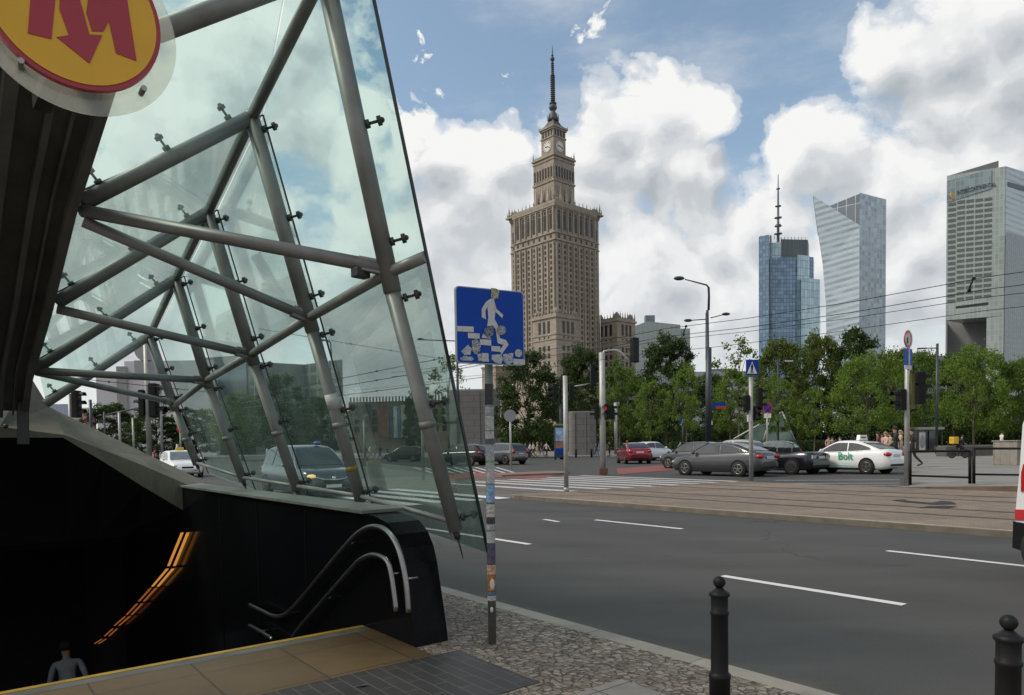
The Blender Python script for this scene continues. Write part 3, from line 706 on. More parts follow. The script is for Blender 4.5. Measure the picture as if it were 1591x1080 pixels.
# ================================================================== metro sign
C0 = at(116, 11, 3.5)
t = thing('metro_sign', 'round yellow metro sign with red letter M and arrow', 'sign', C0); L0 = loc(t)
FN = -UE.normalized(); TR = UN.normalized(); TU = Vector((0, 0, 1))
def on_plane(px, py, off=0.0):
    o = EYE; d = ray(px, py); c = C0 + FN * off
    return o + d * ((c - o).dot(FN) / d.dot(FN))
def disc(r, off0, off1, name, mat, cz=0.0, cx=0.0, n=64):
    pts = [C0 + FN * off0 + TR * (r * math.cos(2 * math.pi * k / n) + cx) + TU * (r * math.sin(2 * math.pi * k / n) + cz) for k in range(n)]
    return MB().prism([L0(p) for p in pts], FN * (off1 - off0)).build(name, mat, t)
sg_y = plain('sign_yellow', (.66, .35, .004), .35, 0, .05, 4); sg_r = plain('sign_crimson', (.33, .010, .028), .3, 0, .05, 4)
disc(.380, -.035, .0, 'sign_rim', sg_r); disc(.358, .0, .006, 'sign_face', sg_y); disc(.452, -.075, -.060, 'clear_disc', M['acrylic'], -.02, .015)
polys = [[(52,-60),(43,52),(80,61),(92,-60)], [(96,-60),(92,14),(107,55),(88,58),(139,99),(159,55),(139,54),(121,-12),(121,-60)],
         [(146,-70),(134,20),(143,49),(161,49),(169,33),(180,83),(212,95),(196,-10),(192,-70)]]
mb = MB()
for q in polys: mb.prism([L0(on_plane(x, y, .006)) for x, y in q], FN * .004)
mb.build('letter_mark', sg_r, t)
for px, py in ((222, 140), (32, 98)):
    c = on_plane(px, py, -.03); MB().tube(L0(c - FN * .05), L0(c + FN * .03), .014, .014, 12).build('bolt', M['steel'], t)
MB().beam(L0(C0 - FN * .10 - TU * .2 - TR * .05), L0(C0 - FN * .55 - TU * .28 - TR * .1), .08, .08).build('bracket', M['dark_steel'], t)
# ================================================================== handrails, lights
def rail_thing(px, b, label):
    o = thing('handrail', label, 'handrail', on_b(*px[0], b)); l = loc(o); pts = [on_b(x, y, b) for x, y in px]
    sm = []
    for i in range(len(pts) - 1):                                     # Catmull-Rom
        p0, p1, p2, p3 = pts[max(i - 1, 0)], pts[i], pts[i + 1], pts[min(i + 2, len(pts) - 1)]
        for k in range(5):
            u = k / 5; sm.append(.5 * ((2 * p1) + (p2 - p0) * u + (2 * p0 - 5 * p1 + 4 * p2 - p3) * u * u + (3 * p1 - p0 - 3 * p2 + p3) * u ** 3))
    sm.append(pts[-1])
    MB().path([l(p) for p in sm], .021, 12).build('rail', M['steel'], o)
    for i in (1, 6, 9):
        if i < len(pts):
            MB().tube(l(pts[i]), l(pts[i] + UN * .1), .009, .009, 8).build('bracket', M['steel'], o)
rail_thing([(635,952),(630,900),(619,853),(602,826),(580,818),(560,826),(540,845),(500,892),(462,937),(442,955),(425,957),(405,948),(388,940)], 2.55, 'upper steel handrail with a tall arch on the dark parapet wall')
rail_thing([(616,950),(608,892),(600,870),(580,862),(560,870),(545,885),(505,930),(470,970),(455,990)], 2.55, 'lower steel handrail with a smaller arch on the dark parapet wall')
rail_thing([(388,972),(405,981),(424,993)], 2.55, 'short steel handrail end low in the stairwell by the yellow edge')
amber = emit('amber_glow', (1.0, .42, .08), .42); amber2 = emit('amber_dim', (1.0, .30, .07), .17)
segs = [((283,828),(262,879)), ((260,884),(237,911)), ((234,914),(216,934)), ((213,938),(197,955)), ((194,958),(178,972)), ((175,977),(163,988)), ((158,993),(147,1000))]
for dx, nm in ((0, 'amber light strip running down the dark stairwell, left of its modelled reflection'), (9, 'glowing copy right of the amber light strip, built in for its reflection in the wall')):  # the second pass is the strip's wall reflection, modelled as a glowing copy
    o = thing('strip_and_reflection', nm, 'light', on_b(215 + dx, 935, 2.57), group='amber light strips in the stairwell'); l = loc(o)
    for k, (p, q) in enumerate(segs):
        f = 1 - .3 * k / 6
        MB().beam(l(on_b(p[0] + dx * f, p[1], 2.58)), l(on_b(q[0] + dx * f, q[1], 2.58)), .012, .036 * (1 - .03 * k), up=tuple(UN)).build('lamp_and_reflection_tube', amber if k in (0, 1) else amber2, o)
# ================================================================== underpass sign on a stickered pole
pb_ = G(765, 1000, .1); pt_ = at(758, 462, pb_.y)
t = thing('underpass_sign', 'blue square underpass sign with walking figure on stickered pole', 'sign', pb_); L0 = loc(t)
MB().tube(L0(pb_ - Vector((0, 0, .05))), L0(pt_), .031, .030, 20).build('pole', M['pole_green'], t)
random.seed(11)
cols = [(.55, .56, .55), (.02, .02, .022), (.28, .30, .33), (.06, .07, .09), (.5, .45, .4), (.10, .30, .09), (.45, .47, .5), (.2, .33, .5), (.4, .38, .35), (.03, .035, .04), (.3, .3, .32), (.07, .06, .1), (.5, .3, .22), (.35, .14, .04), (.08, .14, .22), (.6, .6, .6)]
cols = [mul(c, .72) for c in cols]
bands = [(599, 636, 1), (640, 655, 2), (656, 682, 0), (684, 697, 15), (698, 706, 3), (708, 737, 6), (722, 752, 5), (740, 778, 15), (780, 812, 7), (815, 838, 8), (840, 850, 9), (851, 862, 10), (864, 885, 0), (888, 922, 11), (925, 942, 12), (941, 972, 13), (973, 980, 14), (981, 990, 15)]
def on_pole(py):
    y = 567 + (py - 567); f = (1000 - y) / (1000 - 462); return pb_.lerp(pt_, f)
bands = [(y0 - 0, y1, c) for y0, y1, c in bands]
for k, (y0, y1, c) in enumerate(bands):
    y0, y1 = 570 + (y0 - 570) * .86, 570 + (y1 - 570) * .86
    m, nt, b = new_mat('sticker_print'); n = tnoise(nt, coord(nt, 'Object', (1, 1, 1)), 17, 4, .7)
    cols[c] = cols[c]; lk(nt, cramp(nt, n, [(.38, mul(cols[c], .9)), (.47, mul(cols[c], .6 if sum(cols[c]) > .9 else 1.7)), (.53, cols[c]), (.68, mul(cols[c], 1.2 if sum(cols[c]) > .9 else .6))], 'CONSTANT'), b.inputs['Base Color'])
    p, q = L0(on_pole(y0)), L0(on_pole(y1)); mb = MB(); half = random.uniform(.75, 1.0) * math.pi; mid = -math.pi / 2 + random.uniform(-.5, .5)
    vs = [v + Vector((math.cos(mid + half * s) * r, math.sin(mid + half * s) * r, 0)) for v in (p, q) for r in (.0325 + .0004 * (k % 3),) for s in [j / 7 - 1 for j in range(15)]]
    mb.add(vs, [(j, j + 1, 16 + j, 15 + j) for j in range(14)], 0, True).build('sticker', m, t)
for py, dx, w, h in ((905, .006, .03, .075), (945, 0, .02, .04)):
    c = L0(on_pole(py)) + Vector((dx, -.034, 0)); MB().ball(c, .03, squash=(w / .03 * .6, .2, h / .03 * .55)).build('sticker', M['offwhite'], t)
SC = at(761.5, 508, pb_.y - .11); sr = Vector((math.cos(R(27)), math.sin(R(27)), 0)); sn = Vector((sr.y, -sr.x, 0)); SW, SH = .545, .545
def sg(s, v, off=0.0): return L0(SC + sr * (s - .5) * SW + Vector((0, 0, (.5 - v) * SH)) + sn * off)
def crop_st(x, y):
    s = (x - 178) / 587; yt = 100 + 60 * s; yb = 760 + 15 * s; return s, (y - yt) / (yb - yt)
def rrect(s0, v0, s1, v1, r, off, n=5):
    pts = []
    for cx, cy, a0 in ((s1 - r, v0 + r, -90), (s1 - r, v1 - r, 0), (s0 + r, v1 - r, 90), (s0 + r, v0 + r, 180)):
        for k in range(n + 1):
            a = R(a0 + 90 * k / n); pts.append(sg(cx + r * math.cos(a), cy + r * math.sin(a), off))
    return pts
MB().prism(rrect(0, 0, 1, 1, .05, -.012), sn * .024).build('sign_plate', plain('plate_rim', (.33, .36, .4), .4, .3, .08, 5), t)
MB().add(rrect(.012, .012, .988, .988, .045, .0135), [tuple(range(24))]).build('sign_face', M['blue'], t)
def decal(polys, name, mat, off=.016):
    mb = MB()
    for q in polys: mb.prism([sg(*crop_st(x, y), off) for x, y in q], sn * .0012)
    return mb.build(name, mat, t)
wht = plain('sign_white', (.47, .47, .48), .5, 0, .1, 30)
decal([[(470,215),(500,213),(514,300),(502,385),(532,440),(545,545),(600,562),(622,600),(560,682),(543,650),(577,602),(527,588),(510,470),(486,440),(438,447),(448,370),(443,280),(424,318),(428,388),(393,370),(393,300),(432,240)],
       [(503,235),(520,300),(578,350),(570,378),(503,318)]], 'pictogram', wht)
decal([[(180,445),(322,450),(322,497),(180,490)], [(272,503),(372,508),(370,553),(274,548)], [(372,556),(470,560),(470,610),(375,603)], [(470,612),(548,616),(546,662),(472,655)]], 'pictogram_step', wht, .0165)
def circ(cx, cy, r, ry=None, n=20): return [(cx + r * math.cos(6.2832 * k / n), cy + (ry or r) * math.sin(6.2832 * k / n)) for k in range(n)]
def stick(col, col2, scale, q, off):
    m, nt, b = new_mat('sticker_print'); lk(nt, cramp(nt, tnoise(nt, coord(nt), scale, 3, .8), [(.44, col), (.5, col2), (.6, col)], 'CONSTANT'), b.inputs['Base Color']); decal([q], 'sticker', m, off)
W_, K_ = (.45, .46, .46), (.04, .05, .07)
stick((.40, .37, .28), (.12, .1, .07), 60, [(474,125),(520,130),(548,150),(535,212),(500,218),(474,205)], .018)
stick(W_, (.22, .25, .3), 70, circ(708, 671, 33), .018); stick(W_, (.38, .4, .42), 40, [(662,718),(766,722),(765,768),(660,765)], .018)
stick(W_, (.1, .15, .3), 60, [(570,682),(662,668),(657,745),(612,778),(575,742)], .0195); stick(W_, (.3, .33, .36), 50, [(385,672),(444,674),(447,746),(383,744)], .018)
stick(W_, K_, 80, [(345,680),(378,678),(384,742),(355,744)], .018); stick(W_, (.02, .08, .35), 70, [(203,720),(235,698),(300,705),(322,722),(300,742),(210,738)], .018)
stick(W_, (.2, .25, .35), 70, [(214,660),(272,604),(302,640),(290,690),(240,692)], .0185); stick(W_, K_, 90, [(305,570),(340,556),(380,590),(372,660),(330,684),(300,650)], .0195)
stick((.30, .33, .34), (.1, .12, .15), 60, circ(558, 480, 40), .0205); stick((.05, .06, .08), (.2, .24, .3), 70, [(412,470),(440,450),(492,448),(488,520),(440,545),(410,515)], .0205)
stick(W_, (.25, .3, .38), 60, [(472,688),(555,680),(570,720),(552,765),(500,752),(470,725)], .0185); stick(W_, (.4, .41, .42), 60, [(388,545),(400,510),(440,520),(470,552)], .018)
for v in (.2, .8):
    MB().beam(sg(.40, v, -.02), sg(.60, v, -.02), .04, .02).build('clamp', M['steel'], t)
# ================================================================== bollards at the kerb
def bollard(px, d, label):
    o = thing('bollard', label, 'bollard', (at(px, 1000, d).x, d, .1), group='black bollards along the near kerb')
    o.scale = (.94, .94, .925)
    MB().lathe([(.062, -.02), (.062, .16), (.066, .165), (.066, .185), (.055, .195), (.052, .2), (.0505, .555), (.056, .56), (.056, .575), (.0505, .58), (.0505, .66), (.052, .665), (.062, .675), (.062, .69), (.045, .70), (.032, .71), (.022, .722)], n=28).build('post', M['black'], o)
    MB().ball((0, 0, .757), .037, 20, k=14).build('ball_top', M['black'], o)
    return o
bollard(1118, 4.0, 'black ball-topped bollard standing alone on the setts near the kerb')
bollard(1567, 3.03, 'nearest black ball-topped bollard, cut off at the bottom right')
# ================================================================== vehicles
def lerp_c(c, x):
    if x <= c[0][0]: return c[0][1]
    for (x0, y0), (x1, y1) in zip(c, c[1:]):
        if x <= x1:
            u = (x - x0) / (x1 - x0); return y0 + (y1 - y0) * u
    return c[-1][1]
def smooth_c(c):                                                       # Catmull-Rom resampling of a curve
    out = []
    for i in range(len(c) - 1):
        p0, p1, p2, p3 = c[max(i - 1, 0)], c[i], c[i + 1], c[min(i + 2, len(c) - 1)]
        for k in range(6):
            u = k / 6
            m1 = (p2[1] - p0[1]) / max(p2[0] - p0[0], 1e-6) * (p2[0] - p1[0]); m2 = (p3[1] - p1[1]) / max(p3[0] - p1[0], 1e-6) * (p2[0] - p1[0])
            h = ((2 * u ** 3 - 3 * u ** 2 + 1) * p1[1] + (u ** 3 - 2 * u ** 2 + u) * m1 + (-2 * u ** 3 + 3 * u ** 2) * p2[1] + (u ** 3 - u ** 2) * m2)
            out.append((p1[0] + (p2[0] - p1[0]) * u, h))
    return out + [c[-1]]
KINDS_ = {
 'sedan': dict(W=1.8, H=1.45, wr=.325, wx=(-1.33, 1.37), top=[(-2.31,.62),(-2.26,.92),(-2.1,1.02),(-1.6,1.05),(-.6,1.0),(.9,.95),(1.2,.93),(1.8,.83),(2.15,.70),(2.31,.50)],
   half=[(-2.31,.68),(-2.15,.82),(-1.5,.9),(1.4,.9),(2.0,.83),(2.31,.6)], roof=[(-1.95,1.04),(-1.35,1.27),(-.8,1.415),(-.2,1.45),(.3,1.41),(1.25,.94)],
   side=[(-1.5,-.42),(-.36,.85)], scr=(.34,1.2), rear=(-1.86,-1.0), low=.2),
 'hatch': dict(W=1.78, H=1.5, wr=.32, wx=(-1.25, 1.3), top=[(-2.0,.55),(-1.97,.9),(-1.85,1.02),(-1.2,1.03),(.8,.96),(1.1,.95),(1.7,.85),(2.0,.72),(2.12,.5)],
   half=[(-2.0,.72),(-1.8,.85),(-1.2,.89),(1.3,.89),(1.85,.82),(2.12,.6)], roof=[(-1.95,1.02),(-1.7,1.3),(-1.3,1.46),(-.4,1.5),(.3,1.44),(1.15,.95)],
   side=[(-1.45,-.4),(-.34,.8)], scr=(.36,1.1), rear=(-1.93,-1.5), low=.2),
 'suv': dict(W=1.88, H=1.68, wr=.36, wx=(-1.35, 1.38), top=[(-2.25,.6),(-2.22,1.0),(-2.1,1.12),(-1.4,1.13),(.9,1.07),(1.2,1.05),(1.9,.97),(2.2,.82),(2.3,.55)],
   half=[(-2.25,.76),(-2.05,.9),(-1.4,.94),(1.4,.94),(2.05,.88),(2.3,.66)], roof=[(-2.2,1.12),(-1.95,1.45),(-1.6,1.62),(-.4,1.68),(.35,1.62),(1.2,1.06)],
   side=[(-1.75,-.95),(-.88,0.0),(.06,.85)], scr=(.42,1.15), rear=(-2.17,-1.78), low=.27),
 'minivan': dict(W=1.92, H=1.86, wr=.345, wx=(-1.55, 1.6), top=[(-2.4,.6),(-2.37,1.0),(-2.25,1.12),(-1.4,1.13),(.9,1.08),(1.35,1.06),(1.95,.98),(2.3,.83),(2.42,.55)],
   half=[(-2.4,.80),(-2.25,.92),(-1.6,.96),(1.5,.96),(2.1,.9),(2.42,.68)], roof=[(-2.36,1.12),(-2.2,1.55),(-1.9,1.78),(-.8,1.86),(.2,1.84),(.6,1.74),(1.4,1.07)],
   side=[(-2.0,-.95),(-.86,.12),(.2,.98)], scr=(.62,1.34), rear=(-2.33,-2.05), low=.22),
 'convertible': dict(W=1.9, H=1.3, wr=.34, wx=(-1.4, 1.35), top=[(-2.38,.62),(-2.34,.95),(-2.1,1.02),(-1.5,1.03),(-.9,.98),(.9,.95),(1.2,.94),(1.9,.85),(2.25,.7),(2.38,.5)],
   half=[(-2.38,.74),(-2.2,.88),(-1.5,.95),(1.4,.93),(2.0,.86),(2.38,.66)], roof=None, side=[], scr=(.45,1.0), rear=None, low=.2),
}
def paint(name, col, metal=.35): return plain(name, col, .22, metal, .05, 1.5, coat=.6)
def car(kind, label, cat, px, py, az, mat, scale=(1, 1, 1), glass='car_glass', z=0.0, rim='steel', lights_on=False, plate=True, group=None, tail3=False, pos=None):
    """az: heading in degrees, 0 = straight away from the camera, + to the right"""
    K = KINDS_[kind]; p = pos if pos is not None else GF(px, py, z)
    t = thing('parked_car' if cat == 'car' else cat.replace(' ', '_'), label, cat, p, R(90 - az), group); t.scale = scale
    top, half = smooth_c(K['top']), smooth_c(K['half']); H = K['H']
    x0, x1 = top[0][0], top[-1][0]
    xs = sorted(set([x0 + (x1 - x0) * i / 34 for i in range(35)] + [x0 + .04, x1 - .04]))
    low = lambda x: K['low'] + .12 * max(0, (abs(x) - (x1 - .45)) / .45) ** 1.5
    mb = MB(); rings = []
    for x in xs:
        zt, w, zl = lerp_c(top, x), lerp_c(half, x), low(x)
        h = [(0, zl), (w * .86, zl), (w * .965, zl + .09), (w, zl + .42 * (zt - zl)), (w * .99, zl + .72 * (zt - zl)), (w * .955, zt - .06), (w * .88, zt), (w * .5, zt + .02), (0, zt + .03)]
        rings.append([Vector((x, y, zz)) for y, zz in h] + [Vector((x, -y, zz)) for y, zz in h[-2:0:-1]])
    n = len(rings[0]); vs = [v for r in rings for v in r]
    fs = [(i * n + j, i * n + (j + 1) % n, (i + 1) * n + (j + 1) % n, (i + 1) * n + j) for i in range(len(xs) - 1) for j in range(n)]
    mb.add(vs, fs, 0, True); mb.add(rings[0], [tuple(range(n))]); mb.add(rings[-1], [tuple(range(n))[::-1]])
    mb.build('body', mat, t)
    mb = MB()                                                         # dark lower trim under bumpers and sills
    for s in (1, -1): mb.box((0, s * (lerp_c(half, 0) * .93), K['low'] + .03), (x1 * 1.1, .08, .1))
    mb.box((x1 - .10, 0, low(x1) + .07), (.2, lerp_c(half, x1) * 1.7, .13)); mb.box((x0 + .08, 0, low(x0) + .07), (.18, lerp_c(half, x0) * 1.8, .12))
    mb.build('lower_trim', M['black'], t, bevel=.02)
    G_ = M[glass]
    if K['roof']:
        roof = smooth_c(K['roof']); r0, r1 = roof[0][0], roof[-1][0]
        yside = lambda x, zz: lerp_c(half, x) * .93 - max(0, zz - lerp_c(top, x)) * .33
        mb = MB(); rs = []
        cx = [r0 + (r1 - r0) * i / 26 for i in range(27)]
        for x in cx:
            zb, zr = lerp_c(top, x) - .03, max(lerp_c(roof, x), lerp_c(top, x) - .02)
            h = [(lerp_c(half, x) * .93, zb), (yside(x, zr - .06), max(zb, zr - .06)), (yside(x, zr) - .07, zr - .008), (yside(x, zr) * .5, zr + .012), (0, zr + .018)]
            rs.append([Vector((x, y, zz)) for y, zz in h] + [Vector((x, -y, zz)) for y, zz in h[-2::-1]])
        k = len(rs[0]); mb.add([v for r in rs for v in r], [(i * k + j, i * k + j + 1, (i + 1) * k + j + 1, (i + 1) * k + j) for i in range(len(cx) - 1) for j in range(k - 1)], 0, True)
        mb.build('roof', mat, t)
        for s in (1, -1):
            for a, b in K['side']:
                mb = MB(); q = [a + (b - a) * i / 8 for i in range(9)]; vs = []
                for x in q:
                    zb = lerp_c(top, x) + .02; zr = max(zb + .005, lerp_c(roof, x) - .085)
                    for zz in (zb, zr): vs.append((x, s * (yside(x, zz) + .012), zz))
                mb.add(vs, [(2 * i, 2 * i + 2, 2 * i + 3, 2 * i + 1) for i in range(8)], 0, True); mb.build('side_window', G_, t, recalc=False)
        for nm, (a, b), sx in (('windscreen', K['scr'], 1), ('rear_window', K['rear'], -1)):
            mb = MB(); vs = []
            for i in range(9):
                x = a + (b - a) * i / 8; zr = lerp_c(roof, x)
                y = yside(x, zr) - .10
                for j in range(7):
                    yy = y * (j / 3 - 1); vs.append((x + sx * .012, yy, zr + .022 + .008 * (1 - abs(j / 3 - 1))))
            mb.add(vs, [(i * 7 + j, i * 7 + j + 1, i * 7 + 8 + j, i * 7 + 7 + j) for i in range(8) for j in range(6)], 0, True); mb.build(nm, G_, t)
    else:
        mb = MB(); mb.box((-.35, 0, 1.0), (1.7, 1.5, .08)); mb.build('cockpit', M['black'], t)
        for s in (.38, -.38):
            for x in (-.05, -.85):
                MB().box((x, s, 1.08), (.16, .5, .36)).build('seat', M['black'], t, bevel=.05)
        mb = MB(); a, b = K['scr']
        for s in (1, -1): mb.tube((b, s * .76, .94), (a, s * .62, 1.29), .03, .025, 8)
        mb.tube((a, .62, 1.29), (a, -.62, 1.29), .025, .025, 8); mb.build('windscreen_frame', mat, t)
        mb = MB(); mb.add([(b, .74, .95), (b, -.74, .95), (a, -.61, 1.28), (a, .61, 1.28)], [(0, 1, 2, 3)]); mb.build('windscreen', M['car_glass_light'], t)
    for x in K['wx']:
        for s in (1, -1):
            yw = lerp_c(half, x); r = K['wr']
            MB().lathe([(r * 1.17, yw - .10), (r * 1.17, yw + .004), (r * 1.08, yw + .008)], (x, 0, r + .02), 28, axis='y').build('wheel_arch', M['black'], t) if s > 0 else \
                MB().lathe([(r * 1.17, -yw + .10), (r * 1.17, -yw - .004), (r * 1.08, -yw - .008)], (x, 0, r + .02), 28, axis='y').build('wheel_arch', M['black'], t)
            w = MB().lathe([(r * .6, s * (yw - .2)), (r * .97, s * (yw - .19)), (r, s * (yw - .14)), (r, s * (yw - .02)), (r * .96, s * (yw + .014)), (r * .66, s * (yw + .018))], (x, 0, r), 28, axis='y').build('wheel', M['rubber'], t)
            mb = MB(); mb.lathe([(r * .66, s * (yw + .012)), (r * .64, s * (yw + .024)), (r * .58, s * (yw + .022)), (r * .57, s * (yw - .01))], (x, 0, r), 24, axis='y')
            for k in range(5):
                for da in (-.16, .16):
                    a = 2 * math.pi * k / 5 + .3
                    mb.beam((x + math.cos(a) * .05, s * (yw + .017), r + math.sin(a) * .05), (x + math.cos(a + da) * r * .6, s * (yw + .014), r + math.sin(a + da) * r * .6), .02, .035, up=(0, 1, 0))
            mb.lathe([(.055, s * (yw - .01)), (.05, s * (yw + .026))], (x, 0, r), 12, axis='y'); mb.build('rim', M[rim], w)
    xf, xb = x1, x0
    for s in (1, -1):
        zf = lerp_c(top, xf - .22) - .10
        MB().ball((xf - .20, s * lerp_c(half, xf - .2) * .80, zf - .03), .2, 12, squash=(.85, .72, .40)).build('headlight', emit('headlamp_glow', (1.0, .62, .25), .7) if lights_on else M['lens'], t)
        zb = lerp_c(top, xb + .1) - .13
        if tail3:
            for k in range(3): MB().box((xb + .035, s * (.50 + .13 * k), .82), (.05, .06, .17)).build('tail_light', M['lens'], t, bevel=.01)
        else:
            MB().ball((xb + .14, s * lerp_c(half, xb + .12) * .84, zb), .2, 12, squash=(1.1, .85, .5 if kind != 'suv' else .75)).build('tail_light', M['tail'], t)
        MB().ball((.85, s * (lerp_c(half, .8) + .09), lerp_c(top, .8) + .07), .1, 10, squash=(.7, 1, .75)).build('wing_mirror', mat, t)
    if plate:
        MB().box((xb - .005, 0, .80 if kind in ('sedan', 'convertible') else .85), (.03, .52, .12)).build('number_plate', M['offwhite'], t, bevel=.005)
        MB().box((xf - .0, 0, .42), (.03, .52, .11)).build('number_plate', M['offwhite'], t, bevel=.005)
    mb = MB()
    for x in (xf - .035,): mb.box((x, 0, .56), (.07, lerp_c(half, xf) * 1.0, .12))
    mb.build('grille', M['black'], t, bevel=.02)
    return t
c_grey = paint('car_grey', (.065, .066, .07)); c_black = paint('car_black', (.012, .012, .014)); c_white = paint('car_white', (.72, .73, .72), .0)
c_red = paint('car_red', (.22, .012, .022)); c_silver = paint('car_silver', (.34, .35, .36)); c_dgrey = paint('car_dark_grey', (.035, .04, .042)); c_mgrey = paint('car_mid_grey', (.13, .135, .135))
c_vgrey = paint('van_grey', (.035, .041, .047), .15); c_navy = paint('car_navy', (.012, .014, .02))
car('sedan', 'dark grey sedan nearest in the queue, behind the crossing sign pole', 'car', 1122, 738.6, -40, c_grey, (1.06, 1, 1.06), rim='steel')
car('convertible', 'black open-top convertible with three-bar tail lights beside the white taxi', 'car', 1206, 735.5, -38, c_navy, (.97, 1, 1.0), rim='dark_steel', tail3=True)
taxi = car('sedan', 'white taxi with green lettering on its side and a roof sign', 'taxi', 1319, 735.0, -36, c_white, (.97, 1, 1.06))
car('hatch', 'dark hatchback partly hidden behind the dark grey sedan', 'car', 1080, 728, -42, c_dgrey, (1.0, 1, 1.05))
car('sedan', 'dark red sedan seen from behind at the junction', 'car', 984, 720.0, -3, c_red, (1.0, 1.06, 1.1))
car('hatch', 'white hatchback beside the dark red sedan', 'car', 1012, 715.5, 52, c_white, (1.0, 1, 1.1))
car('hatch', 'silver car whose roof shows above the dark grey sedan', 'car', 1138, 723, -48, c_silver, (1, 1, 1.12))
car('hatch', 'pale green-grey hatchback behind the black convertible', 'car', 1197, 721.5, -55, c_mgrey, (.9, .9, 1.05), glass='car_glass_light')
car('hatch', 'small black hatchback crossing the junction, seen through the canopy glass', 'car', 628, 717.2, -82, c_black, (.95, 1, 1.05))
car('suv', 'black sport utility car seen half through the glass edge', 'car', 718, 723.0, -62, c_black, (.98, 1, 1.0))
car('suv', 'grey sport utility car behind the stickered pole', 'car', 782, 721.5, -42, c_mgrey, (.95, 1, 1.02))
mv = car('minivan', 'dark grey minivan with a lit headlight coming towards the canopy glass', 'minivan', 478, 768, 144, c_vgrey, (.98, .98, .9), glass='car_glass', lights_on=True)
MB().ball((.35, .25, 1.93), .10, 14, squash=(1.2, 1.2, .8)).build('roof_lamp', plain('blue_lamp', (.02, .06, .25), .2, 0, .1, 5), mv)
for s in (1, -1): MB().tube((-1.8, s * .66, 1.87), (.2, s * .66, 1.89), .02, .02, 8).build('roof_rail', M['black'], mv)
MB().ball((2.44, 0, .70), .06, 14, squash=(.2, 1, 1)).build('badge', M['chrome'], mv)
MB().path([(2.40, .6, .74), (2.45, .3, .66), (2.46, 0, .64), (2.45, -.3, .66), (2.40, -.6, .74)], .016, 8).build('grille_bar', M['chrome'], mv)
tx = car('hatch', 'white taxi with a yellow roof lamp behind the concrete beam', 'taxi', 281, 741, 145, c_white, (1, 1, 1.02), glass='car_glass_light')
MB().box((-.1, 0, 1.60), (.2, .42, .16)).build('taxi_lamp', M['yellow'], tx, bevel=.03)
# the white taxi's livery
def to_mesh(o):                                                        # lettering as plain mesh
    dg = bpy.context.evaluated_depsgraph_get(); dg.update(); me = bpy.data.meshes.new_from_object(o.evaluated_get(dg))
    n = bpy.data.objects.new(o.name, me); COL.objects.link(n); n.parent = o.parent; n.location = o.location; n.rotation_euler = o.rotation_euler; nm = o.name
    bpy.data.objects.remove(o); n.name = nm; return n
def car_text(parent, s, x, z, size, mat, y=.945, name='lettering'):
    cu = bpy.data.curves.new(name, 'FONT'); cu.body = s; cu.size = size; cu.extrude = .002; cu.align_x = 'CENTER'; cu.offset = .004
    o = bpy.data.objects.new(name, cu); COL.objects.link(o); o.parent = parent; cu.materials.append(mat)
    o.location = (x, y, z); o.rotation_euler = (R(90), 0, R(180)); return to_mesh(o)
car_text(taxi, 'Bolt', -.34, .64, .44, M['green'])
MB().ball((.62, .90, .80), .06, 12, squash=(1, .1, 1)).build('livery_dot', M['red'], taxi)
MB().add([(.95, .907, .40), (-.80, .907, .36), (-.55, .908, .47), (.95, .908, .62)], [(0, 1, 2, 3)]).build('livery_band', plain('mint', (.42, .66, .60), .3, 0, .1, 3), taxi, recalc=False)
mb = MB(); mb.prism([(-.72, -.38, 1.46), (-.72, .38, 1.46), (-.72, .30, 1.70), (-.72, -.30, 1.70)], (.16, 0, 0)); mb.build('roof_sign', M['white'], taxi, bevel=.02)
MB().box((-.725, .0, 1.585), (.01, .42, .06)).build('sign_print', M['dark_steel'], taxi)
# van cut off at the right edge
vp = at(1578, 800, 7.9); vp.z = 0; t = thing('van', 'white and red van whose rear corner shows at the right edge', 'van', vp, AZ_E + math.pi)
# local: +x is the driving direction, -y the side towards us; the rear corner sits at the origin
body = [(0.0, .52), (.0, .80), (.015, 1.0), (.03, 1.2), (.055, 1.74), (.16, 2.05), (.4, 2.12), (4.2, 2.1), (4.9, 1.35), (5.5, 1.05), (5.6, .45)]
MB().prism([(x, 0, z) for x, z in body], (0, 1.9, 0)).build('body', c_white, t, bevel=.05)
MB().prism([(-.004, -.012, .675), (.25, -.012, .675), (5.5, -.012, .675), (5.5, -.012, .80), (.25, -.012, .80), (-.004, -.012, .79)], (0, .05, 0)).build('red_stripe', M['red'], t)
MB().prism([(.05, -.015, .99), (.12, -.015, 1.02), (.14, -.015, 1.30), (.07, -.015, 1.30), (.05, -.015, 1.20)], (0, .12, 0)).build('tail_light', M['tail'], t, bevel=.01)
MB().prism([(-.02, -.03, .36), (.2, -.03, .30), (.2, -.03, .62), (-.015, -.03, .66)], (0, 1.96, 0)).build('bumper', M['black'], t, bevel=.05)
for x in (.42, 4.4):
    w = MB().lathe([(.2, -.05), (.36, -.04), (.37, .02), (.37, .2), (.2, .21)], (x, 0, .37), 24, axis='y').build('wheel', M['rubber'], t)
    MB().lathe([(.23, -.05), (.22, -.062), (.12, -.056), (.05, -.07)], (x, 0, .37), 16, axis='y').build('rim', M['steel'], w)
MB().box((3.0, -.01, 1.6), (1.5, .02, .6)).build('side_window', M['car_glass'], t)
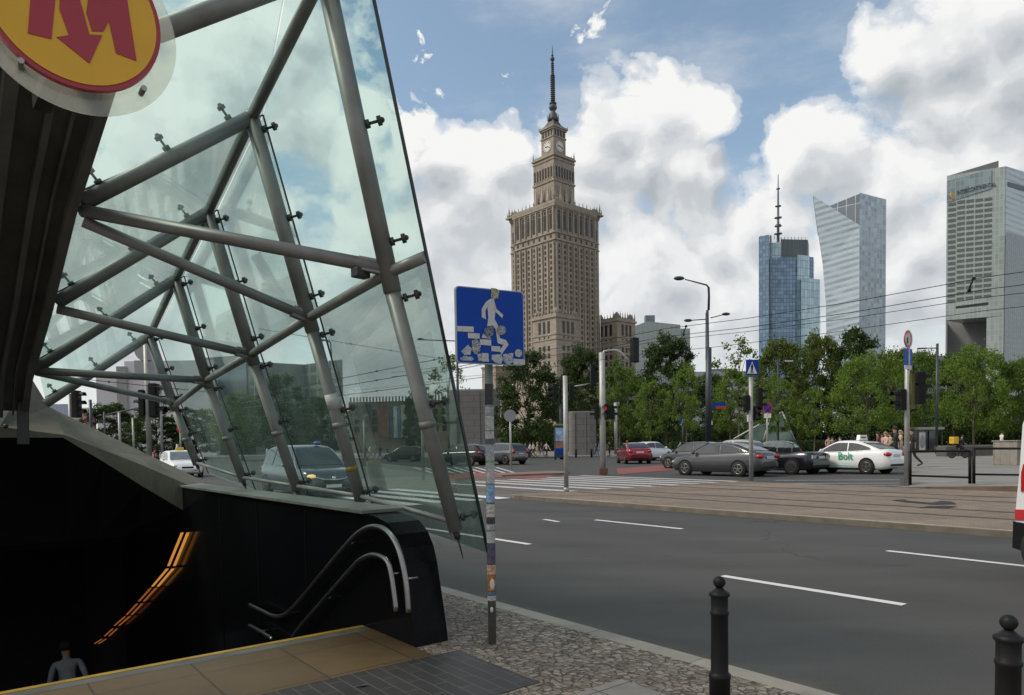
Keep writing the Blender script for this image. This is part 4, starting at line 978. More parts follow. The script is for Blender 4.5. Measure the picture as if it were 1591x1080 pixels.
# ================================================================== poles, signals, lamps
def signal_mesh(parent, c, face, n=3, s=1.0, lit=None, name='signal_head'):
    """a signal head of n lamps; face = unit vector the lamps look along"""
    f = Vector(face).normalized(); r = Vector((-f.y, f.x, 0)); h = .3 * s * n; c = Vector(c)
    Mx = Matrix((f, r, Vector((0, 0, 1)))).transposed().to_4x4()
    o = MB().box(c, (.2 * s, .32 * s, h + .06 * s), mat=Mx).build(name, M['black'], parent, bevel=.03 * s)
    for k in range(n):
        z = c.z + (k - (n - 1) / 2) * -.3 * s; p = Vector((c.x, c.y, z)) + f * .10 * s
        col = ((.04, .006, .006), (.035, .02, .005), (.005, .025, .014))[k if n == 3 else (0, 2)[k]]
        m = emit('signal_lamp', (1, .05, .08), .09) if lit == k else M.setdefault('lens%d' % (k if n == 3 else (0, 2)[k]), plain('signal_lens', col, .2, 0, .1, 8))
        MB().tube(p - f * .01, p + f * .012 * s, .105 * s, .105 * s, 16).build('lamp', m, o)
        mb = MB(); vs = []
        for j in range(9):
            a = math.pi * (j / 8) - .0
            for L_ in (0, .2 * s): vs.append(p + f * L_ + r * math.cos(a) * .125 * s + Vector((0, 0, math.sin(a) * .125 * s)))
        mb.add(vs, [(2 * j, 2 * j + 2, 2 * j + 3, 2 * j + 1) for j in range(8)], 0, True); mb.build('visor', M['black'], o, recalc=False)
    return o
def base(px, py, z=.1): return G(px, py, z)
def up(p, py, px): return at(px, py, p.y).z                            # height of a photo row on an upright at p
class Post:
    def __init__(s, name, label, cat, px, py, z=0.1, group=None):
        s.p = GF(px, py, z); s.px = px; s.t = thing(name, label, cat, s.p, 0, group); s.k = s.p.y / F
    def l(s, px, py, dy=0.0): return at(px, py, s.p.y + dy) - s.p
    def pole(s, ytop, r_px, mat, top_px=None, name='pole', r1=None):
        q = Vector((0, 0, s.l(top_px or s.px, ytop).z)); r = r_px * s.k; MB().tube((0, 0, -.05), q, r, r if r1 is None else r1 * s.k, 14).build(name, M[mat], s.t); return q
    def head(s, px, py, face, n=3, hpx=None, **k):
        return signal_mesh(s.t, s.l(px, py), face, n, (hpx * s.k / (.3 * n + .06)) if hpx else 1.0, **k)
    def plate(s, px, py, w, h, yaw, mat, name='sign_plate', dy=-.06, round_=False, th=.02):
        c = s.l(px, py, dy); w, h = w * s.k, h * s.k; a = R(yaw); r = Vector((math.cos(a), math.sin(a), 0)); n = Vector((r.y, -r.x, 0))
        if round_ == 'tri': q = [c + r * -w / 2 + Vector((0, 0, h / 2)), c + r * w / 2 + Vector((0, 0, h / 2)), c + Vector((0, 0, -h / 2))]
        elif round_ == 'triup': q = [c + r * -w / 2 + Vector((0, 0, -h / 2)), c + r * w / 2 + Vector((0, 0, -h / 2)), c + Vector((0, 0, h / 2))]
        elif round_: q = [c + r * (w / 2 * math.cos(6.2832 * k / 28)) + Vector((0, 0, h / 2 * math.sin(6.2832 * k / 28))) for k in range(28)]
        else: q = [c + r * sx * w / 2 + Vector((0, 0, sz * h / 2)) for sx, sz in ((-1, -1), (1, -1), (1, 1), (-1, 1))]
        return MB().prism(q, n * th).build(name, mat if not isinstance(mat, str) else M[mat], s.t)
AWAY = (0, 1, 0); TOW = (0, -1, 0); LEFT = (-1, 0, 0); RIGHT = (1, 0, 0); DUE = tuple(UE); MUE = tuple(-UE)
M['sign_back'] = plain('sign_back', (.26, .27, .28), .45, .5, .12, 4)
# thin bare post on the track bed
s = Post('post', 'thin bare grey post standing on the track bed beside the zebra', 'post', 880, 763); s.pole(584, 3.6, 'pole', 878.5); MB().lathe([(.09, -.04), (.085, .1), (.06, .12)], n=14).build('collar', M['pole'], s.t)
# signal mast with curved arm
s = Post('signal_mast', 'stout grey signal mast with a curved arm holding a signal over the road', 'traffic light', 937, 736); s.pole(548, 4.6, 'pole', 936)
MB().path([s.l(936, 556), s.l(936, 549), s.l(939, 546), s.l(946, 544), s.l(957, 544), s.l(965, 548), s.l(973, 556), s.l(979, 562)], 1.9 * s.k, 10).build('arm', M['pole'], s.t)
s.head(986, 544, DUE, hpx=38); s.head(927, 640, LEFT, 2, hpx=22); s.head(939, 640, TOW, 2, hpx=24, lit=0); s.head(949, 640, RIGHT, 2, hpx=22)
MB().box((0, 0, .12), (.42, .42, .3)).build('foot', plain('rust_foot', (.12, .05, .03), .8, 0, .3, 6), s.t, bevel=.03)
MB().tube(s.l(934, 552), s.l(932, 480), .02, .012, 6).build('rod', M['pole'], s.t)
# small mast with signals left of it
s = Post('signal_mast', 'dark signal cluster with slanting arm behind the thin bare post', 'traffic light', 872, 713, .05); s.pole(600, 2.2, 'pole_dark')
s.head(862, 612, LEFT, hpx=27); s.head(874, 613, TOW, hpx=28); s.head(888, 612, RIGHT, hpx=27); MB().tube(s.l(886, 602), s.l(917, 596), 1.2 * s.k, 1.0 * s.k, 8).build('arm', M['pole'], s.t); s.head(921, 583, RIGHT, hpx=34)
s = Post('signal_mast', 'grey post with a give-way sign seen from behind', 'sign', 957, 699, .05); s.pole(626, 2.6, 'pole'); s.plate(958, 631, 10, 12, 0, 'sign_back', round_='tri'); s.head(952, 643, LEFT, 2, hpx=16)
# round sign from behind, on the refuge
s = Post('round_sign', 'grey back of a round road sign on a thin post on the refuge', 'sign', 794, 730); s.pole(640, 1.6, 'pole'); s.plate(792.5, 646, 19, 19, 5, 'sign_back', round_=True)
# street lamp with arms
s = Post('street_lamp', 'tall dark street lamp with one high and two low arms', 'street lamp', 1100, 716, .05); s.pole(482, 4.2, 'pole_dark', 1101, r1=2.0)
MB().path([s.l(1101, 482), s.l(1101.5, 460), s.l(1101, 447), s.l(1098, 443), s.l(1064, 434)], [1.9 * s.k] * 3 + [1.3 * s.k, .9 * s.k], 8).build('lamp_arm', M['pole_dark'], s.t)
MB().tube(s.l(1097, 486), s.l(1097, 560), 1.0 * s.k, 1.0 * s.k, 8).build('side_pole', M['pole_dark'], s.t)
MB().tube(s.l(1101, 540), s.l(1100.5, 690), 4.6 * s.k, 4.8 * s.k, 12).build('sleeve', M['pole_dark'], s.t)
for px, py, ax, ay, w in ((1055, 432.5, 1064, 434.5, 17), (1069, 498, 1099, 496, 13), (1128, 488, 1104, 494, 13)):
    if py > 450: MB().tube(s.l(ax, ay), s.l(px, py), .8 * s.k, .7 * s.k, 8).build('lamp_arm', M['pole_dark'], s.t)
    MB().ball(s.l(px, py), w * s.k / 2, 14, squash=(1, .45, .38)).build('lamp_head', M['pole_dark'], s.t)
s.plate(1117, 630, 20, 9, 8, 'blue', 'street_name_plate'); s.plate(1120, 633, 17, 4, 8, 'red', 'name_stripe', dy=-.09); s.plate(1105.5, 657, 3, 6, 0, 'white', 'notice')
# crossing sign with signals
s = Post('crossing_sign', 'blue pedestrian crossing sign with signals on a grey post before the dark grey sedan', 'sign', 1167, 745); s.pole(586, 3.2, 'pole', 1168.5)
s.plate(1168.5, 571, 20, 24, 6, 'blue'); s.plate(1168.5, 571.5, 15.5, 18, 6, 'white', 'white_triangle', dy=-.085, round_='triup')
for q in ([(1167.5,575),(1169.5,575),(1170.2,568.5),(1168.5,567),(1166.8,568.5)], [(1167.6,575),(1165.8,579.5),(1167,579.5),(1168.6,576)], [(1168.6,575),(1171.3,579.3),(1170,579.5),(1168,576)]):
    MB().prism([s.l(x, y, -.125) for x, y in q], (0, -.01, 0)).build('pictogram', M['black'], s.t)
MB().ball(s.l(1168.5, 566, -.12), 1.1 * s.k, 8, squash=(1, .3, 1)).build('pictogram', M['black'], s.t)
s.head(1160, 626, LEFT, 2, hpx=24); s.head(1180, 620, RIGHT, 3, hpx=34); s.head(1176, 642, TOW, 2, hpx=22); s.plate(1163, 650, 5, 10, 0, 'offwhite', 'control_box', dy=-.1, th=.15)
# no stopping sign
s = Post('no_stopping_sign', 'round blue and red no stopping sign over a small white plate', 'sign', 1192, 707, .05); s.pole(628, 1.4, 'pole')
s.plate(1192.5, 634, 15, 17, 0, 'red', round_=True); s.plate(1192.5, 634, 11.5, 13, 0, 'blue', 'sign_field', dy=-.09, round_=True); s.plate(1192.5, 646, 11, 7, 0, 'white', 'small_plate')
for a in (45, -45):
    c = s.l(1192.5, 634, -.12); d = Vector((math.cos(R(a)), 0, math.sin(R(a)))) * 6 * s.k; MB().beam(c - d, c + d, .03, 2.2 * s.k, up=(0, 1, 0)).build('cross_bar', M['red'], s.t)
# small blue crossing sign
s = Post('crossing_sign', 'small distant blue crossing sign left of the tall street lamp', 'sign', 1061, 702, .05); s.pole(650, 1.3, 'pole_dark'); s.plate(1061, 655, 11, 13, 0, 'blue'); s.plate(1061, 655.5, 7.5, 9, 0, 'white', 'white_triangle', dy=-.09, round_='triup')
# pole with round sign, blue sign, signals on the platform
s = Post('signal_mast', 'tall grey pole with an edge-on round sign and dark signals by the railing', 'traffic light', 1408.5, 753, .15); s.pole(514, 3.7, 'pole', 1410.5)
s.plate(1410.5, 527, 28, 28, 37, 'offwhite', round_=True); s.plate(1410, 527, 25, 25, 37, 'red', 'sign_ring', dy=-.10, round_=True); s.plate(1409.7, 527, 18, 18, 37, 'offwhite', 'sign_field', dy=-.13, round_=True); s.plate(1409.5, 529, 3, 9, 37, 'black', 'sign_symbol', dy=-.16)
s.plate(1410.5, 558, 25, 32, 37, 'blue'); s.plate(1410.5, 571, 22, 6, 37, 'offwhite', 'small_plate', dy=-.10)
s.head(1429, 603, RIGHT, 3, hpx=50); s.plate(1418, 608, 8, 54, 20, plain('yellow_board', (.12, .11, .03), .6), 'back_board'); s.head(1400, 621, LEFT, 2, hpx=32)
for y in (600, 640): MB().tube((0, 0, up(s.p, y, 1409) - s.p.z), s.l(1425, y - 4), .03, .03, 8).build('bracket', M['black'], s.t)
# thin lamp post
s = Post('street_lamp', 'slim dark lamp post with a flat arm in front of the bright hotel trees', 'street lamp', 1455, 705, .06); s.pole(534, 1.9, 'pole_dark'); MB().tube(s.l(1455, 541), s.l(1432, 541), .8 * s.k, .7 * s.k, 8).build('lamp_arm', M['pole_dark'], s.t)
MB().box(s.l(1432, 541.5), (13 * s.k, 3 * s.k, 2 * s.k)).build('lamp_head', M['pole_dark'], s.t, bevel=.02)
s = Post('street_lamp', 'thin grey lamp post rising among the pale green plaza trees', 'street lamp', 1209, 704, .06); s.pole(562, 1.2, 'pole_dark'); MB().box(s.l(1226, 561), (12 * s.k, 3 * s.k, 2 * s.k)).build('lamp_head', M['offwhite'], s.t); MB().tube(s.l(1209, 563), s.l(1226, 561), .6 * s.k, .6 * s.k, 6).build('lamp_arm', M['pole_dark'], s.t)
# posts seen through the glass and left of it
s = Post('street_lamp', 'tall dark post seen through the glass behind the second canopy leg', 'street lamp', 516, 715, .05); s.pole(560, 3.6, 'pole_dark', r1=1.2); MB().path([s.l(516, 562), s.l(514, 540), s.l(514, 533), s.l(510, 530), s.l(503, 529)], .9 * s.k, 8).build('lamp_arm', M['pole_dark'], s.t); MB().ball(s.l(501, 529), 4 * s.k, 10, squash=(1, .5, .4)).build('lamp_head', M['pole_dark'], s.t)
s = Post('street_lamp', 'tall lamp post with a long arm reaching left above the blue sign', 'street lamp', 713, 713, .05); s.pole(529, 3.2, 'pole_dark', r1=1.4); MB().tube(s.l(712, 530), s.l(657, 528), .9 * s.k, .8 * s.k, 8).build('lamp_arm', M['pole_dark'], s.t); MB().ball(s.l(653, 527), 5 * s.k, 10, squash=(1, .5, .35)).build('lamp_head', M['pole_dark'], s.t)
s.plate(700, 657, 22, 4, 0, 'black', 'arm_box', th=.2)
s = Post('direction_board', 'dark square board on a thin post seen through the glass', 'sign', 567, 738, .0); s.pole(632, 1.4, 'pole'); s.plate(565, 640, 20, 21, 0, 'dark_steel')
s = Post('post', 'pale bare post seen through the glass near the black hatchback', 'post', 658, 746, .0); s.pole(612, 2.6, 'pole')
s = Post('road_sign', 'grey backs of a round and a square road sign high on a pole', 'sign', 232, 716, .05); s.pole(518, 3.8, 'pole', 230); s.plate(227, 541, 38, 42, 0, 'sign_back', dy=-.1, round_=True); s.plate(227, 571, 36, 22, 0, 'sign_back', 'square_plate', dy=-.1)
s.head(240, 622, RIGHT, 3, hpx=52); s.head(222, 626, LEFT, 3, hpx=40); MB().tube(s.l(226, 632), s.l(150, 647), 1.2 * s.k, .8 * s.k, 8).build('arm', M['pole_dark'], s.t)
s = Post('signal_mast', 'dark traffic signal at the far left below the glass roof', 'traffic light', 112, 724, .05); s.pole(612, 2.2, 'pole'); s.head(119, 628, RIGHT, 3, hpx=42)
s = Post('no_entry_sign', 'round red sign on a post seen through the canopy', 'sign', 281, 709, .05); s.pole(660, 1.4, 'pole'); s.plate(280, 666, 11, 13, 12, 'red', round_=True); s.plate(280, 664, 7, 3, 12, 'white', 'white_bar', dy=-.09)
for px, ytop, r, lb in ((143, 621, 2.2, 'dark short pole left of the white building'), (164, 640, 1.2, 'thin pole before the dark trees at far left'), (187, 641, 1.8, 'pale pole before the dark trees at far left'), (208, 650, 1.5, 'pale thin pole next to the road sign pole'), (252, 600, 2.0, 'grey pole right of the road sign pole'), (276, 690, 2.2, 'pale street post in front of the white taxi')):
    s = Post('pole', lb, 'pole', px, 712, .05); s.pole(ytop, r, 'pole' if 'p' == lb[0] or 'g' == lb[0] else 'pole_dark')
# overhead tram wires
for (x0, y0), (x1, y1), b, lb in (((1150,492),(1591,421),19.0,'highest'), ((1150,506),(1591,441),19.2,'second'), ((1150,513),(1591,454),22.6,'third'), ((1100,537),(1591,475),22.8,'lowest')):
    p, q = on_b(x0, y0, b), on_b(x1, y1, b); o = thing('tram_wire', lb + ' of the four overhead tram wires crossing the right half', 'wire', p, group='overhead tram wires'); d = q - p
    e0, e1 = p - d * 3.0, q + d * 1.2
    mb = MB(); pts = [(e0.lerp(e1, k / 12)) - p + Vector((0, 0, -.10 * math.sin(math.pi * (k % 3) / 3))) for k in range(13)]; mb.path(pts, .0095, 6); mb.build('wire', M['black'], o)
for (x0, y0), (x1, y1), lb in (((1062,520),(1066,507),'clamp between the tram wires left of the tall lamp'), ((1506,451),(1513,433),'clamp between the tram wires before the hotel tower')):
    p = on_b(x0, y0, 19.1); q = on_b(x1, y1, 19.1); mb = MB(); mb.path([p, p.lerp(q, .2) + Vector((0, 0, .05)), q], .02, 6); mb.ball(p, .045); mb.ball(q, .045); tag(mb.build('wire_clamp', M['black']), 'small dark ' + lb, 'clamp')
for (x0, y0), (x1, y1), d, lb in (((500,527),(640,550),60,'faint span wire sloping down behind the glass'), ((520,590),(720,550),45,'upper thin wire rising to the right behind the glass'), ((520,602),(720,568),45,'middle thin wire rising to the right behind the glass'), ((520,616),(720,590),48,'lower thin wire rising to the right behind the glass'), ((90,585),(330,610),40,'thin wire across the white building at far left')):
    p, q = at(x0, y0, d), at(x1, y1, d + 6); e = q - p; mb = MB().path([p - e * .6, p, q, q + e * .5], .022, 5); mb.ball(p.lerp(q, .3), .07); mb.ball(p.lerp(q, .75), .07); tag(mb.build('span_wire', M['dark_steel']), lb, 'wire')
# railing on the platform
def railing(pxs, ys, yt, label, bot):
    p = G(pxs[0], ys[0], .25); o = thing('railing', label, 'railing', p); pts = [G(x, y, .25) for x, y in zip(pxs, ys)]
    tops = [at(x, y, q.y) for x, y, q in zip(pxs, yt, pts)]
    for a, b_ in zip(pts, tops): MB().tube(a - p - Vector((0, 0, .03)), b_ - p, .045, .045, 8).build('post', M['black'], o)
    for k in range(len(pts) - 1): MB().tube(tops[k] - p, tops[k + 1] - p, .035, .035, 8).build('top_rail', M['black'], o)
    lo = [at(x, y, q.y) for x, y, q in zip(pxs, bot, pts)]
    MB().tube(lo[0] - p, lo[-1] - p, .03, .03, 8).build('bottom_rail', M['black'], o)
railing((1414, 1507), (752, 750), (701, 701), 'black railing panel right of the tall signal pole', (739, 742))
railing((1513, 1589), (750, 748), (697, 697), 'black railing panel at the right edge of the platform', (737, 738))
# far small bollards
for px, py in ((823, 713), (895, 711), (919, 711), (1018, 711)):
    pass
o = thing('bollard', 'small dark bollards along the far pavement', 'bollard', G(874, 711, .06), group='small bollards on the far pavement'); MB().lathe([(.11, 0), (.11, .85), (.06, .95)], n=12).build('post', M['black'], o)
o['label'] = 'small dark bollard on the far pavement left of the clad pavilion'
for px, lb in ((895, 'small dark bollard before the clad pavilion, the left one'), (919, 'small dark bollard before the clad pavilion, the right one'), (1028, 'small dark bollard on the pavement behind the red sedan')):
    c = copy_tree(o); c.location = GF(px, 711, .06); c['label'] = lb
# ================================================================== people
def skin_mesh(J, E, rad, slot, root):
    names = list(J); idx = {n: i for i, n in enumerate(names)}
    me = bpy.data.meshes.new('person'); me.from_pydata([J[n] for n in names], [(idx[a], idx[b]) for a, b in E], [])
    o = bpy.data.objects.new('tmp', me); COL.objects.link(o)
    sk = o.modifiers.new('skin', 'SKIN'); sb = o.modifiers.new('sub', 'SUBSURF'); sb.levels = 1; sb.render_levels = 1
    for n in names:
        r = rad[n]; v = me.skin_vertices[0].data[idx[n]]; v.radius = r if hasattr(r, '__len__') else (r, r); v.use_root = (n == root)
    dg = bpy.context.evaluated_depsgraph_get(); dg.update(); out = bpy.data.meshes.new_from_object(o.evaluated_get(dg)); bpy.data.objects.remove(o)
    bones = [(Vector(J[a]), Vector(J[b]), slot.get((a, b), 1)) for a, b in E]
    for p in out.polygons:
        c = p.center; best = 1e9
        for a, b, s in bones:
            d = b - a; t = max(0, min(1, (c - a).dot(d) / d.length_squared)); q = (c - (a + d * t)).length
            if q < best: best = q; k = s
        p.material_index = k; p.use_smooth = True
    return out
def body(pose):
    """a person 1.72 m tall facing +y; slots: 0 skin, 1 top, 2 bottom, 3 shoe"""
    sw = {'walk': .30, 'stand': .05, 'ride': 0, 'stairs': .22}[pose]
    J = {'pel': (0, 0, .93), 'spn': (0, .0, 1.12), 'che': (0, .0, 1.32), 'nck': (0, .01, 1.47), 'hd0': (0, .03, 1.56), 'hd1': (0, .03, 1.66)}
    rad = {'pel': (.15, .11), 'spn': (.13, .095), 'che': (.155, .11), 'nck': .05, 'hd0': (.075, .09), 'hd1': (.07, .085)}
    E = [('pel', 'spn'), ('spn', 'che'), ('che', 'nck'), ('nck', 'hd0'), ('hd0', 'hd1')]; slot = {('nck', 'hd0'): 0, ('hd0', 'hd1'): 0, ('pel', 'spn'): 1}
    for s, n in ((1, 'l'), (-1, 'r')):
        k = s * sw
        if pose == 'ride':
            kn, an, to = (s * .12, .36, .80 - s * .1), (s * .12, .22, .40 - s * .14), (s * .12, .36, .36 - s * .14); el, wr, ha = (s * .26, .25, 1.12), (s * .24, .46, 1.02), (s * .24, .52, 1.0)
        else:
            kn, an, to = (s * .10, k * .55 + abs(k) * .25, .50), (s * .10, k - (.10 if k < 0 else 0), .09 + (.08 if k < -.1 else 0)), (s * .115, k + .14, .05 + (.02 if k < -.1 else 0))
            el, wr, ha = (s * .25, -k * .5 - .03, 1.12), (s * .245, -k * .9 + .08, .90), (s * .24, -k * 1.0 + .11, .82)
        J.update({'hip' + n: (s * .10, 0, .86), 'kn' + n: kn, 'an' + n: an, 'to' + n: to, 'sh' + n: (s * .185, 0, 1.40), 'el' + n: el, 'wr' + n: wr, 'ha' + n: ha})
        rad.update({'hip' + n: .095, 'kn' + n: .062, 'an' + n: .045, 'to' + n: .04, 'sh' + n: .06, 'el' + n: .045, 'wr' + n: .032, 'ha' + n: (.03, .045)})
        E += [('pel', 'hip' + n), ('hip' + n, 'kn' + n), ('kn' + n, 'an' + n), ('an' + n, 'to' + n), ('che', 'sh' + n), ('sh' + n, 'el' + n), ('el' + n, 'wr' + n), ('wr' + n, 'ha' + n)]
        slot.update({('pel', 'hip' + n): 2, ('hip' + n, 'kn' + n): 2, ('kn' + n, 'an' + n): 2, ('an' + n, 'to' + n): 3, ('che', 'sh' + n): 1, ('sh' + n, 'el' + n): 1, ('el' + n, 'wr' + n): 0, ('wr' + n, 'ha' + n): 0})
    if pose == 'ride':
        for n in ('spn', 'che', 'nck', 'hd0', 'hd1', 'shl', 'shr'):
            x, y, z = J[n]; J[n] = (x, y + (z - .93) * .42, z - (z - .93) * .06)
    me = skin_mesh(J, E, rad, slot, 'pel')
    bm = bmesh.new(); bm.from_mesh(me)                                 # nose, and eyes at half the head's height
    hx = Vector(J['hd0']) + Vector((0, 0, .035))
    for c, r, mi in ((hx + Vector((0, .095, -.02)), .016, 0), (hx + Vector((.03, .083, .01)), .011, 3), (hx + Vector((-.03, .083, .01)), .011, 3)):
        res = bmesh.ops.create_icosphere(bm, subdivisions=1, radius=r, matrix=Matrix.Translation(c))
        for v in res['verts']:
            for f in v.link_faces: f.material_index = mi
    bm.to_mesh(me); bm.free()
    for k in range(4): me.materials.append(M['white'])
    return me, J
BODY = {k: body(k) for k in ('walk', 'stand', 'ride', 'stairs')}
_cm = {}
def cmat(c):
    c = tuple(c)
    if c not in _cm: _cm[c] = plain('cloth', c, .85, 0, .15, 9)
    return _cm[c]
SKINS = [(.42, .25, .17), (.36, .2, .13), (.5, .31, .22)]
def person(label, p, az, top, bottom, pose='walk', hair=(.03, .02, .015), h=1.72, long_hair=False, group=None, seed=0, shoe=(.05, .05, .05), cap=None):
    me, J = BODY[pose]; t = thing('person', label, 'person', p, R(-az), group); s = h / 1.74; t.scale = (s, s, s)
    o = bpy.data.objects.new('body', me); COL.objects.link(o); o.parent = t
    for k, c in enumerate((SKINS[seed % 3], top, bottom, shoe)):
        o.material_slots[k].link = 'OBJECT'; o.material_slots[k].material = cmat(c)
    hd = Vector(J['hd1']); mb = MB(); mb.ball(hd + Vector((0, -.016, .005)), .1, 14, squash=(.92, 1.02, .95))
    if long_hair: mb.path([hd + Vector((0, -.06, 0)), hd + Vector((0, -.10, -.12)), hd + Vector((0, -.09, -.28))], [.08, .085, .04], 10)
    mb.build('hair' if cap is None else 'helmet', cmat(hair if cap is None else cap), o)
    return t
W1, G1, B1, D1, PK, RD, TN, BL = (.6, .6, .6), (.25, .25, .27), (.02, .02, .025), (.05, .06, .09), (.5, .26, .24), (.35, .05, .05), (.4, .3, .2), (.08, .14, .3)
# on the stairs
q_ = at(112, 1012, 11.2); person('person in a pale shirt going down the dark stairwell', q_ - Vector((.05, 0, 1.58)), -38, (.26, .28, .31), (.02, .02, .025), 'stairs', h=1.70, seed=1, hair=(.012, .01, .009)).rotation_euler = (R(-16), 0, R(38))
crowd = [  # px, foot row, z, label, heading, top, bottom, pose, long hair
 (817,712,'person in dark clothes, leftmost of the walkers by the poster column',-60,D1,B1,'walk',0), (824,713,'person in a white top second from left of the walkers',-75,W1,B1,'walk',0), (829,712,'person in a white shirt in the middle of the walkers',-80,W1,D1,'walk',0),
 (835,711,'person in beige walking beside one in black',80,TN,TN,'walk',1), (841,711,'person in a black top on the right of the walkers',70,B1,G1,'walk',0), (849,706,'person in a white shirt walking alone towards the poster column',150,W1,B1,'walk',0),
 (926,709,'person in dark blue behind the stout signal mast, on its left',90,D1,D1,'walk',0), (931,711,'person in blue jeans bending beside the signal mast',80,BL,BL,'walk',1), (941,706,'person in tan right of the stout signal mast',-60,TN,TN,'walk',1), (947,706,'person in black right of the stout signal mast',-50,B1,B1,'stand',0),
 (975,708,'person whose head shows behind the red sedan',-90,RD,B1,'walk',0), (1057,712,'person in grey on the pavement under the small blue sign',120,G1,B1,'walk',0),
 (1287,708,'woman in a pale pink top left of the white taxi roof',180,PK,W1,'stand',1), (1293,708,'person in cream beside the one in pale pink',170,TN,TN,'stand',0), (1305,706,'person in grey walking behind the white taxi',-90,G1,G1,'walk',0),
 (1364,716,'person in dark red, leftmost of the group behind the white taxi',-70,(.16,.05,.06),B1,'walk',1), (1371,714,'person in rose, second of the group behind the white taxi',-80,PK,D1,'walk',1), (1376,720,'woman in a pale pink blouse in the group behind the white taxi',-95,(.55,.36,.33),W1,'walk',1),
 (1383,715,'person in beige in the middle of the group behind the taxi',-85,TN,B1,'walk',0), (1391,728,'tall person in a black shirt nearest the taxi, before the signal pole',-70,B1,B1,'walk',0), (1399,717,'blonde person between the black shirt and the signal pole',-80,TN,G1,'walk',1), (1417,726,'person in black half hidden right of the signal pole',-75,B1,B1,'walk',0),
 (568,711,'person in black, leftmost of the group seen through the glass',-70,B1,B1,'walk',0), (575,712,'person in white in the group seen through the glass',80,W1,G1,'walk',0), (583,711,'person in pale grey in the group seen through the glass',-60,G1,G1,'walk',1), (591,712,'person in a black jacket in the group seen through the glass',-75,B1,D1,'walk',0), (602,710,'person in dark blue right of the group seen through the glass',90,D1,B1,'walk',0),
 (240,716,'person in red walking behind the white taxi at far left',60,RD,D1,'walk',0), (1556,705,'person in white far right under the big trees',90,W1,B1,'walk',0), (415,712,'person in white seen behind the minivan through the glass',-90,W1,G1,'stand',0)]
random.seed(5)
for k, (px, py, lb, az, tp, bt, pose, lh) in enumerate(crowd):
    hair = (.28, .2, .11) if 'blonde' in lb or k % 7 == 3 else (.03, .022, .018)
    person(lb, GF(px, py, .06, 78), az, tp, bt, pose, hair=hair, h=(1.82 if 'tall' in lb else random.uniform(1.62, 1.78)) * (1.2 if px > 1350 else 1.1 if px > 1270 else 1.0), long_hair=bool(lh), seed=k, group=('group of people behind the white taxi' if 'group behind' in lb else None))
# driver of the open car (head and shoulders above the door)
# cyclist with a yellow delivery box
cp = G(1489, 712, .06); bt_ = thing('bicycle', 'dark bicycle ridden by a courier across the plaza', 'bicycle', cp, R(-85))
mb = MB()
for y in (-.52, .55):
    w = MB().lathe([(.30, -.02), (.335, -.018), (.335, .018), (.30, .02), (.30, -.02)], (0, y, .335), 24, axis='x').build('wheel', M['rubber'], bt_)
    MB().lathe([(.31, -.004), (.31, .004)], (0, y, .335), 16, axis='x').build('spokes', M['dark_steel'], w)
for p, q in (((0, -.52, .335), (0, -.12, .82)), ((0, -.12, .82), (0, .38, .84)), ((0, -.52, .335), (0, .0, .30)), ((0, .0, .30), (0, .38, .80)), ((0, .55, .335), (0, .36, .98)), ((0, 0, .3), (0, -.12, .86))): mb.tube(p, q, .022, .022, 8)
mb.tube((-.26, .42, 1.02), (.26, .42, 1.02), .018, .018, 8); mb.build('frame', M['black'], bt_); MB().ball((0, -.14, .9), .1, squash=(.8, 1.3, .4)).build('saddle', M['black'], bt_)
person('courier in black riding the bicycle with the yellow box', cp + Vector((0, 0, .0)), 85, B1, B1, 'ride', h=1.78, cap=(.03, .03, .035), seed=1).rotation_euler = (0, 0, R(-85))
yb = thing('delivery_box', 'yellow cube delivery bag on the back of the courier', 'bag', cp + Vector((-.36, -.02, 1.36)), R(-85))
MB().box((0, 0, 0), (.5, .42, .52)).build('box', M['yellow'], yb, bevel=.04); MB().box((0, -.215, .05), (.3, .01, .12)).build('flap', plain('flap', (.5, .27, .01), .5), yb)
# ================================================================== plaza furniture
t = thing('concrete_block', 'pale concrete block on the plaza at the right edge', 'block', GF(1577, 722, .06)); MB().box((0, 0, .65), (1.55, 1.4, 1.3), rz=.3).build('block', M['slab'], t, bevel=.03); MB().box((0, 0, 1.33), (1.65, 1.5, .06), rz=.3).build('cap', M['slab'], t, bevel=.01)
t = thing('bench_wall', 'long low dark planter wall behind the courier', 'planter', GF(1525, 708, .06)); MB().box((0, 0, .4), (7.5, 1.2, .8), rz=.12).build('wall', plain('planter', (.09, .085, .075), .8), t, bevel=.03); MB().box((0, 0, .83), (7.4, 1.1, .06), rz=.12).build('seat', plain('planter_seat', (.15, .13, .1), .8), t, bevel=.01)
t = thing('kiosk', 'dark glass shelter with a pale poster panel under the trees', 'shelter', GF(1438, 703, .06)); s_ = t.location.y / F
MB().box((0, 0, 2.6), (40 * s_, 2.2, .28)).build('roof', M['sign_back'], t, bevel=.03); MB().box((3 * s_, .6, 1.2), (32 * s_, .1, 2.4)).build('back_panel', M['car_glass'], t)
for x in (-18, -6, 19): MB().box((x * s_, -.7, 1.25), (.12, .12, 2.5)).build('post', M['dark_steel'], t)
MB().box((-11.5 * s_, -.75, 1.2), (9 * s_, .08, 2.0)).build('poster', M['offwhite'], t); MB().ball((-11.5 * s_, -.80, 1.2), .5, squash=(.6, .05, 1.4)).build('poster_figure', M['sign_back'], t)
t = thing('poster_column', 'blue poster column by the far pavement', 'advertising column', GF(869, 713, .06)); s_ = t.location.y / F
